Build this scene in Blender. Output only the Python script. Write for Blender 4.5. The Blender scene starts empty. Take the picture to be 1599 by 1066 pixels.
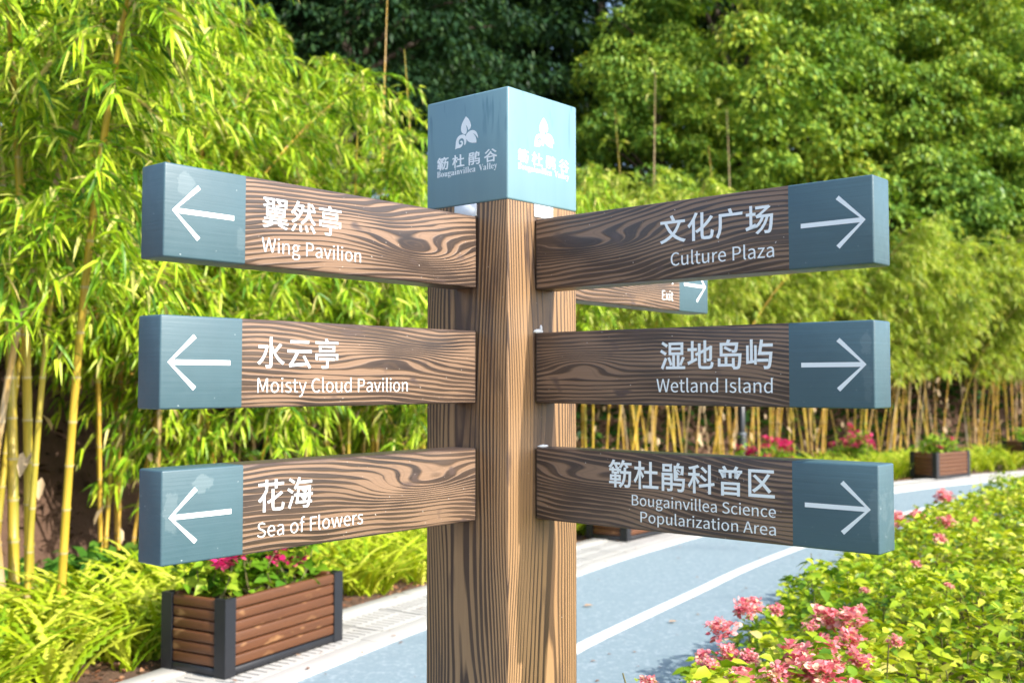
import bpy, bmesh, math, random
import numpy as np
from mathutils import Vector, Matrix

# ------------------------------------------------------------------ camera, sky, sun, exposure
scene = bpy.context.scene
cam_d = bpy.data.cameras.new('camera'); cam = bpy.data.objects.new('camera', cam_d)
scene.collection.objects.link(cam); scene.camera = cam
cam.location = (0, 0, 1.6); cam.rotation_euler = (math.radians(91.9907), 0, 0)
cam_d.sensor_width = 36; cam_d.lens = 37.685; cam_d.clip_start = .05; cam_d.clip_end = 800
cam_d.dof.use_dof = True; cam_d.dof.focus_distance = 2.62; cam_d.dof.aperture_fstop = 3.8

SUN_EL = math.radians(36.0)
SUN_AZ = (.802, -.597)                       # horizontal direction towards the sun
sdir = Vector((SUN_AZ[0]*math.cos(SUN_EL), SUN_AZ[1]*math.cos(SUN_EL), math.sin(SUN_EL))).normalized()
world = bpy.data.worlds.new('World'); scene.world = world; world.use_nodes = True
wn = world.node_tree; wbg = wn.nodes['Background']
sky = wn.nodes.new('ShaderNodeTexSky'); sky.sky_type = 'NISHITA'; sky.sun_disc = False
sky.sun_elevation = SUN_EL; sky.sun_rotation = math.atan2(SUN_AZ[0], SUN_AZ[1])
sky.air_density = 1.0; sky.dust_density = 1.8; sky.ozone_density = 1.0
wn.links.new(sky.outputs[0], wbg.inputs[0]); wbg.inputs[1].default_value = .15
sun_d = bpy.data.lights.new('sun', 'SUN'); sun_d.energy = 2.9; sun_d.angle = math.radians(.55); sun_d.color = (1, .945, .86)
sun = bpy.data.objects.new('sun', sun_d); scene.collection.objects.link(sun)
sun.rotation_euler = sdir.to_track_quat('Z', 'Y').to_euler(); sun.location = (6, -4, 12)
vs = scene.view_settings; vs.view_transform = 'Standard'; vs.look = 'None'; vs.gamma = 1; vs.exposure = 1.4
vs.use_curve_mapping = False
scene.cycles.max_bounces = 6; scene.cycles.diffuse_bounces = 2; scene.cycles.transmission_bounces = 3
scene.cycles.use_denoising = True

# ------------------------------------------------------------------ helpers
rng = np.random.default_rng(7); random.seed(7)
COL = scene.collection
def link(o, parent=None):
    COL.objects.link(o)
    if parent is not None: o.parent = parent
    return o
def tag(o, label=None, cat=None, group=None, kind=None):
    if label: o['label'] = label
    if cat: o['category'] = cat
    if group: o['group'] = group
    if kind: o['kind'] = kind
    return o
def empty(name, loc=(0, 0, 0), rz=0):
    o = bpy.data.objects.new(name, None); o.location = loc; o.rotation_euler = (0, 0, rz); o.empty_display_size = .2
    return link(o)
def mesh_np(name, V, F, mat=None, smooth=False):
    """V (n,3); F list of arrays (m,k) with equal k per array"""
    if isinstance(F, np.ndarray): F = [F]
    me = bpy.data.meshes.new(name); V = np.asarray(V, np.float32)
    me.vertices.add(len(V)); me.vertices.foreach_set('co', V.ravel())
    idx = np.concatenate([f.ravel() for f in F]).astype(np.int32)
    cnt = np.concatenate([np.full(len(f), f.shape[1]) for f in F]).astype(np.int32)
    st = np.concatenate([[0], np.cumsum(cnt)[:-1]]).astype(np.int32)
    me.loops.add(len(idx)); me.loops.foreach_set('vertex_index', idx)
    me.polygons.add(len(cnt)); me.polygons.foreach_set('loop_start', st)
    me.update(calc_edges=True)
    me.polygons.foreach_set('use_smooth', np.full(len(cnt), smooth))
    if mat: me.materials.append(mat)
    return me
def mesh_bm(name, bm, mat, smooth=False):
    me = bpy.data.meshes.new(name); bm.normal_update(); bm.to_mesh(me); bm.free()
    me.polygons.foreach_set('use_smooth', [smooth]*len(me.polygons))
    if mat: me.materials.append(mat)
    return me
def obj(name, me, parent=None, loc=(0, 0, 0), rot=(0, 0, 0)):
    o = bpy.data.objects.new(name, me); o.location = loc; o.rotation_euler = rot
    return link(o, parent)
def bm_box(bm, lo, hi):
    v = [bm.verts.new((x, y, z)) for x in (lo[0], hi[0]) for y in (lo[1], hi[1]) for z in (lo[2], hi[2])]
    for q in ((0, 1, 3, 2), (4, 6, 7, 5), (0, 4, 5, 1), (2, 3, 7, 6), (0, 2, 6, 4), (1, 5, 7, 3)):
        bm.faces.new([v[i] for i in q])
    return v
def box_mesh(name, lo, hi, mat, bev=0, seg=2, edges=None):
    bm = bmesh.new(); bm_box(bm, lo, hi)
    if bev:
        es = [e for e in bm.edges if edges is None or edges(e)]
        bmesh.ops.bevel(bm, geom=es, offset=bev, segments=seg, profile=.5, affect='EDGES')
    bmesh.ops.recalc_face_normals(bm, faces=bm.faces)
    me = mesh_bm(name, bm, mat, True)
    me.set_sharp_from_angle(angle=math.radians(50)); return me
def tube(pts, rad, n=8, nodes=None):
    """tube along pts (k,3) with radii (k,) -> V,F"""
    pts = np.asarray(pts, float); rad = np.asarray(rad, float); k = len(pts)
    t = np.gradient(pts, axis=0); t /= np.linalg.norm(t, axis=1)[:, None]
    ref = np.array([1., 0, 0]) if abs(t[0][0]) < .8 else np.array([0, 1., 0])
    a = np.cross(t, ref); a /= np.linalg.norm(a, axis=1)[:, None]; b = np.cross(t, a)
    an = np.linspace(0, 2*np.pi, n, endpoint=False)
    V = pts[:, None] + rad[:, None, None]*(a[:, None]*np.cos(an)[None, :, None] + b[:, None]*np.sin(an)[None, :, None])
    i = np.arange(k-1)[:, None]*n; j = np.arange(n)[None]; j2 = (j+1) % n
    F = np.stack([i+j, i+j2, i+n+j2, i+n+j], -1).reshape(-1, 4)
    return V.reshape(-1, 3), F
def join(parts):
    V = []; F = []; o = 0
    for v, f in parts: V.append(v); F.append(f+o); o += len(v)
    return np.concatenate(V), np.concatenate(F)
def unit(a): return a/np.maximum(np.linalg.norm(a, axis=-1, keepdims=True), 1e-9)
def leaves(P, D, L, Wd, droop=.25, fold=.25, roll=None, shape=(.3, .7), wr=(1., .75), lite=False):
    """n leaf blades: base P, direction D, length L, width Wd; six verts, four faces"""
    n = len(P); D = unit(D); up = np.array([0, 0, 1.])
    S = np.cross(D, up[None]); S = unit(S + 1e-4); N = np.cross(S, D)
    if roll is None: roll = rng.uniform(-.9, .9, n)
    c, s = np.cos(roll)[:, None], np.sin(roll)[:, None]; S, N = S*c+N*s, N*c-S*s
    L = np.broadcast_to(L, n)[:, None]; Wd = np.broadcast_to(Wd, n)[:, None]; g = np.array([0, 0, -1.])[None]
    def at(t): return P + D*L*t + g*L*droop*t*t
    a, b = shape
    if lite:                                                          # two-face blade for things far off
        m1 = at(.42)
        V = np.stack([P, m1+S*Wd*.55+N*Wd*fold*.5, m1-S*Wd*.55+N*Wd*fold*.5, at(1.)], 1); b0 = (np.arange(n)*4)[:, None]
        return V.reshape(-1, 3), np.concatenate([b0+np.array([[0, 1, 3]]), b0+np.array([[0, 3, 2]])], 0), np.zeros((0, 4), int)
    m1, m2 = at(a), at(b)
    V = np.stack([P, m1+S*Wd*.5*wr[0]+N*Wd*fold*.5, m1-S*Wd*.5*wr[0]+N*Wd*fold*.5, m2+S*Wd*.5*wr[1]+N*Wd*fold*.4, m2-S*Wd*.5*wr[1]+N*Wd*fold*.4, at(1.), m1, m2], 1)
    b0 = (np.arange(n)*8)[:, None]
    T = np.concatenate([b0+np.array([[0, 1, 6]]), b0+np.array([[0, 6, 2]]), b0+np.array([[3, 5, 7]]), b0+np.array([[7, 5, 4]])], 0)
    Q = np.concatenate([b0+np.array([[1, 3, 7, 6]]), b0+np.array([[6, 7, 4, 2]])], 0)
    return V.reshape(-1, 3), T, Q
def leaf_mesh(name, lst, mat):
    V = []; T = []; Q = []; o = 0
    for v, t, q in lst: V.append(v); T.append(t+o); Q.append(q+o); o += len(v)
    return mesh_np(name, np.concatenate(V), [np.concatenate(T), np.concatenate(Q)], mat, True)
def rdir(n, zlo=-1, zhi=1):
    z = rng.uniform(zlo, zhi, n); a = rng.uniform(0, 2*np.pi, n); r = np.sqrt(np.maximum(0, 1-z*z))
    return np.stack([r*np.cos(a), r*np.sin(a), z], 1)

# ------------------------------------------------------------------ material helpers
class NT:
    def __init__(s, name):
        s.m = bpy.data.materials.new(name); s.m.use_nodes = True; s.t = s.m.node_tree; s.b = s.t.nodes['Principled BSDF']
        s.out = s.t.nodes['Material Output']
    def n(s, typ, **kw):
        x = s.t.nodes.new(typ)
        for k, v in kw.items(): setattr(x, k, v)
        return x
    def l(s, a, b): s.t.links.new(a, b)
    def val(s, x, inp):
        if hasattr(x, 'links') or isinstance(x, bpy.types.NodeSocket): s.l(x, inp)
        else: inp.default_value = x
    def math(s, op, a, b=0., c=None, clamp=False):
        x = s.n('ShaderNodeMath', operation=op, use_clamp=clamp); s.val(a, x.inputs[0]); s.val(b, x.inputs[1])
        if c is not None: s.val(c, x.inputs[2])
        return x.outputs[0]
    def noise(s, vec, scale, detail=3., rough=.5, dist=0.):
        x = s.n('ShaderNodeTexNoise'); s.l(vec, x.inputs['Vector']); x.inputs['Scale'].default_value = scale
        x.inputs['Detail'].default_value = detail; x.inputs['Roughness'].default_value = rough; x.inputs['Distortion'].default_value = dist
        return x.outputs['Fac']
    def mapping(s, vec, scale=(1, 1, 1), loc=(0, 0, 0)):
        x = s.n('ShaderNodeMapping'); s.l(vec, x.inputs[0]); x.inputs['Scale'].default_value = scale; x.inputs['Location'].default_value = loc
        return x.outputs[0]
    def ramp(s, fac, stops, interp='LINEAR'):
        x = s.n('ShaderNodeValToRGB'); s.l(fac, x.inputs[0]); r = x.color_ramp; r.interpolation = interp
        while len(r.elements) < len(stops): r.elements.new(.5)
        for e, (p, c) in zip(r.elements, stops):
            e.position = p; e.color = (*c, 1) if len(c) == 3 else c
        return x.outputs[0]
    def mix(s, fac, a, b, blend='MIX'):
        x = s.n('ShaderNodeMix', data_type='RGBA', blend_type=blend); s.val(fac, x.inputs[0])
        for v, i in ((a, 6), (b, 7)):
            if isinstance(v, tuple): x.inputs[i].default_value = (*v, 1) if len(v) == 3 else v
            else: s.l(v, x.inputs[i])
        return x.outputs[2]
    def bump(s, h, strength, dist=.002):
        x = s.n('ShaderNodeBump'); s.l(h, x.inputs['Height']); x.inputs['Strength'].default_value = strength; x.inputs['Distance'].default_value = dist
        s.l(x.outputs[0], s.b.inputs['Normal'])
    def coord(s, k='Object'): return s.n('ShaderNodeTexCoord').outputs[k]
    def xyz(s, v):
        x = s.n('ShaderNodeSeparateXYZ'); s.l(v, x.inputs[0]); return x.outputs
    def grey(s, f): return s.ramp(f, [(0, (0, 0, 0)), (1, (1, 1, 1))])
def plain(name, col, rough=.5, var=.15, scale=8., bump=0., metal=0., spec=.5, stretch=(1, 1, 1)):
    t = NT(name); v = t.mapping(t.coord(), stretch); f = t.noise(v, scale, 4., .6)
    c = t.mix(f, tuple(x*(1-var) for x in col), tuple(min(1, x*(1+var)) for x in col)); t.l(c, t.b.inputs['Base Color'])
    t.b.inputs['Roughness'].default_value = rough; t.b.inputs['Metallic'].default_value = metal; t.b.inputs['Specular IOR Level'].default_value = spec
    if bump: t.bump(f, bump)
    return t.m
def leaf_mat(name, cols, rough=.45, trans=.4, tcol=None, spec=.4, patch=.0):
    """cols: stops picked per leaf; translucent blade"""
    t = NT(name); g = t.n('ShaderNodeNewGeometry'); f = g.outputs['Random Per Island']
    if patch:
        p = t.noise(t.n('ShaderNodeNewGeometry').outputs['Position'], patch, 2.)
        f = t.math('ADD', t.math('MULTIPLY', f, .65), t.math('MULTIPLY', t.math('SUBTRACT', p, .3), .9), clamp=True)
    c = t.ramp(f, cols); t.l(c, t.b.inputs['Base Color'])
    t.b.inputs['Roughness'].default_value = rough; t.b.inputs['Specular IOR Level'].default_value = spec*.5
    tr = t.n('ShaderNodeBsdfTranslucent'); t.l(t.mix(1., c, tcol or (1.25, 1.2, .6), 'MULTIPLY'), tr.inputs[0])
    mx = t.n('ShaderNodeMixShader'); mx.inputs[0].default_value = trans
    t.l(t.b.outputs[0], mx.inputs[1]); t.l(tr.outputs[0], mx.inputs[2]); t.l(mx.outputs[0], t.out.inputs[0])
    return t.m
# ------------------------------------------------------------------ path geometry
KP = np.array([(-3.6, .6), (-2.75, 2.3), (-1.95, 4.05), (-1.12, 5.70), (-.56, 6.83), (-.03, 7.75), (.52, 8.67), (.97, 9.44), (1.53, 10.3), (2.3, 11.4), (3.6, 13.1), (5.32, 14.97), (7.39, 16.63), (10.2, 18.3), (14.5, 20.2), (20, 22.2), (27, 24)])
def catmull(P, per=14):
    P = np.vstack([2*P[0]-P[1], P, 2*P[-1]-P[-2]]); o = []
    for i in range(1, len(P)-2):
        for k in range(per):
            t = k/per; a, b, c, d = P[i-1:i+3]
            o.append(.5*((2*b)+(-a+c)*t+(2*a-5*b+4*c-d)*t*t+(-a+3*b-3*c+d)*t**3))
    o.append(P[-2]); return np.array(o)
KC = catmull(KP); ks = np.concatenate([[0], np.cumsum(np.linalg.norm(np.diff(KC, axis=0), axis=1))])
def kerb_at(s):
    p = np.stack([np.interp(s, ks, KC[:, 0]), np.interp(s, ks, KC[:, 1])], -1)
    q = np.stack([np.interp(np.asarray(s)+.3, ks, KC[:, 0]), np.interp(np.asarray(s)+.3, ks, KC[:, 1])], -1)
    r = np.stack([np.interp(np.asarray(s)-.3, ks, KC[:, 0]), np.interp(np.asarray(s)-.3, ks, KC[:, 1])], -1)
    t = unit(q-r); n = np.stack([t[..., 1], -t[..., 0]], -1)          # n points right, towards the path
    return p, t, n
SS = np.linspace(.3, ks[-1]-.3, 150)
def strip(name, o0, o1, z, mat, rows=2, s=SS):
    p, t, n = kerb_at(s); offs = np.linspace(o0, o1, rows)
    V = np.concatenate([np.column_stack([p+n*o, np.full(len(p), z)]) for o in offs]); m = len(p)
    F = np.concatenate([np.stack([np.arange(m-1)+r*m, np.arange(m-1)+(r+1)*m, np.arange(1, m)+(r+1)*m, np.arange(1, m)+r*m], 1) for r in range(rows-1)])
    return mesh_np(name, V, F, mat)
# nearest signed offset from the kerb line for many points (positive = path side)
def kerb_off(P):
    d = P[:, None, :]-KC[None, ::2]; i = np.argmin((d**2).sum(-1), 1); s = ks[::2][i]
    p, t, n = kerb_at(s); return ((P-p)*n).sum(-1), s

# ground materials
t = NT('soil'); co = t.n('ShaderNodeNewGeometry').outputs['Position']
a_ = t.noise(co, 9., 5., .65); b_ = t.noise(co, 60., 3., .6)
c_ = t.mix(a_, (.055, .03, .018), (.16, .085, .05)); c_ = t.mix(t.math('MULTIPLY', b_, .6), c_, (.21, .12, .075)); t.l(c_, t.b.inputs['Base Color']); t.b.inputs['Roughness'].default_value = .95; t.bump(t.math('ADD', a_, b_), .9, .03); M_soil = t.m
t = NT('blue_asphalt'); co = t.n('ShaderNodeNewGeometry').outputs['Position']
a_ = t.noise(co, 110., 2., .7); b_ = t.noise(co, 1.1, 4., .55); g_ = t.noise(co, 32., 3., .65)
c_ = t.mix(a_, (.11, .18, .22), (.29, .365, .40)); c_ = t.mix(t.math('MULTIPLY', b_, .55), c_, (.22, .29, .32)); c_ = t.mix(t.math('MULTIPLY', t.math('SUBTRACT', g_, .52), 6., clamp=True), c_, (.31, .375, .415)); st_ = t.noise(t.mapping(co, (1., 1., 1.)), .55, 5., .7); c_ = t.mix(t.math('MULTIPLY', t.math('SUBTRACT', st_, .55), 3., clamp=True), c_, (.12, .17, .21)); d_ = t.noise(co, 300., 1.); c_ = t.mix(t.math('MULTIPLY', t.math('SUBTRACT', d_, .66), 8., clamp=True), c_, (.06, .09, .12))
t.l(c_, t.b.inputs['Base Color']); t.b.inputs['Roughness'].default_value = .85; t.bump(a_, .5, .004); M_blue = t.m
t = NT('line_paint'); co = t.n('ShaderNodeNewGeometry').outputs['Position']; a_ = t.noise(co, 40., 4., .7); b_ = t.noise(co, 6., 3.)
c_ = t.mix(a_, (.62, .62, .60), (.80, .80, .78)); c_ = t.mix(t.math('MULTIPLY', t.math('SUBTRACT', a_, .66), 5., clamp=True), c_, (.34, .38, .42)); t.l(c_, t.b.inputs['Base Color']); t.b.inputs['Roughness'].default_value = .8; M_line = t.m
t = NT('pale_concrete'); co = t.n('ShaderNodeNewGeometry').outputs['Position']; a_ = t.noise(co, 3.5, 5., .6); b_ = t.noise(co, 90., 3., .6); r_ = t.n('ShaderNodeObjectInfo').outputs['Random']
c_ = t.mix(a_, (.36, .345, .315), (.52, .505, .47)); c_ = t.mix(t.math('MULTIPLY', b_, .35), c_, (.33, .31, .28)); c_ = t.mix(t.math('MULTIPLY', r_, .3), c_, (.56, .54, .50)); t.l(c_, t.b.inputs['Base Color']); t.b.inputs['Roughness'].default_value = .85; t.bump(b_, .4, .003); M_conc = t.m
M_trench = plain('trench_dark', (.06, .057, .05), .9, .3)

# ground: one sheet to the horizon
bm = bmesh.new(); bmesh.ops.create_grid(bm, x_segments=40, y_segments=40, size=420)
ground = tag(obj('ground', mesh_bm('ground', bm, M_soil)), kind='structure')
path = tag(obj('path', strip('path', .0, 2.3, .012, M_blue, 4)), kind='structure')
tag(obj('path_line', strip('path_line', 1.0, 1.105, .016, M_line)), kind='structure')
# concrete edging: kerb stones and slotted drain covers, one object each
edging = tag(obj('pavement', strip('pavement', -.80, .02, .006, M_trench)), kind='structure')
def edge_piece(name, me, s, off, z):
    p, t_, n = kerb_at(np.array(s)); q = p+n*off
    return obj(name, me, edging, (q[0], q[1], z), (0, 0, math.atan2(t_[1], t_[0])))
kerb_me = box_mesh('kerb_stone', (-.4975, -.085, -.1), (.4975, .085, .031), M_conc, .004, 2)
far_me = box_mesh('kerb_stone', (-.5, -.085, -.1), (.5, .085, .034), M_conc)
for i in range(26): edge_piece('kerb_stone', kerb_me if i < 18 else far_me, 2.0+i*1.0, -.088, 0)
bm = bmesh.new()                                      # slotted cover: three rails and cross bars leaving real slots
for y0, y1 in ((-.205, -.165), (-.02, .02), (.165, .205)): bm_box(bm, (-.247, y0, -.05), (.247, y1, .0))
for y0, y1, sh in ((-.165, -.02, 0), (.02, .165, .031)):
    x = -.247+sh; first = True
    if sh: bm_box(bm, (-.247, y0, -.05), (-.247+sh-.016, y1, 0))
    while x < .247-.002:
        bm_box(bm, (x, y0, -.05), (min(x+.046, .247), y1, 0)); x += .062
cover_me = mesh_bm('drain_cover', bm, M_conc)
slab_me = box_mesh('edging_slab', (-.247, -.205, -.05), (.247, .205, 0), M_conc, .004, 1)
back_me = box_mesh('edging_slab', (-.497, -.09, -.06), (.497, .09, 0), M_conc, .006, 1)
for i in range(46):
    s = 2.0+i*.5
    edge_piece('drain_cover' if i < 30 else 'edging_slab', cover_me if i < 30 else slab_me, s, -.385, .030)
    if i % 2 == 0: edge_piece('edging_slab', back_me, s+.25, -.688, .034)

# ------------------------------------------------------------------ hillside behind the bamboo
ROWP = np.array([(-9, -2), (-5.2, 3.5), (-3.6, 6.3), (-2.95, 8.6), (-1.6, 11.8), (1.0, 15.5), (4.1, 19.1), (7.5, 21.7), (11.5, 24.2), (17, 26.8), (25, 29.5), (45, 34)])
RC = catmull(ROWP, 10)
def row_dist(P):
    """distance behind the bamboo row (positive behind)"""
    out = np.full(len(P), 1e9); sg = np.ones(len(P))
    for i in range(len(RC)-1):
        a, b = RC[i], RC[i+1]; ab = b-a; u = np.clip(((P-a)@ab)/(ab@ab), 0, 1); q = a+u[:, None]*ab
        d = np.linalg.norm(P-q, axis=1); side = ab[0]*(P[:, 1]-a[1])-ab[1]*(P[:, 0]-a[0])
        m = d < out; out[m] = d[m]; sg[m] = np.sign(side[m])
    return out*sg
def hill_z(P):
    P = np.atleast_2d(P); d = np.maximum(row_dist(P)-1.1, 0)
    wob = np.sin(P[:, 0]*.7+1)*np.cos(P[:, 1]*.6)*.5+np.sin(P[:, 0]*1.9)*np.sin(P[:, 1]*2.3)*.16
    return np.where(d > 0, 2.3*(1-np.exp(-d/1.1))+.26*np.maximum(d-1, 0)*np.exp(-d/90)+wob*np.minimum(d, 1.5)/1.5*.6, -.25)
gx, gy = np.meshgrid(np.linspace(-45, 60, 190), np.linspace(-4, 90, 170)); GP = np.stack([gx.ravel(), gy.ravel()], 1)
gz = np.minimum(hill_z(GP), 13)
idx = np.arange(len(GP)).reshape(gx.shape); F = np.stack([idx[:-1, :-1].ravel(), idx[:-1, 1:].ravel(), idx[1:, 1:].ravel(), idx[1:, :-1].ravel()], 1)
keep = gz[F].max(1) > -.2; F = F[keep]; used = np.unique(F); remap = -np.ones(len(GP), int); remap[used] = np.arange(len(used))
tag(obj('hillside', mesh_np('hillside', np.column_stack([GP, gz])[used], remap[F], M_soil, True)), kind='structure')

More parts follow.
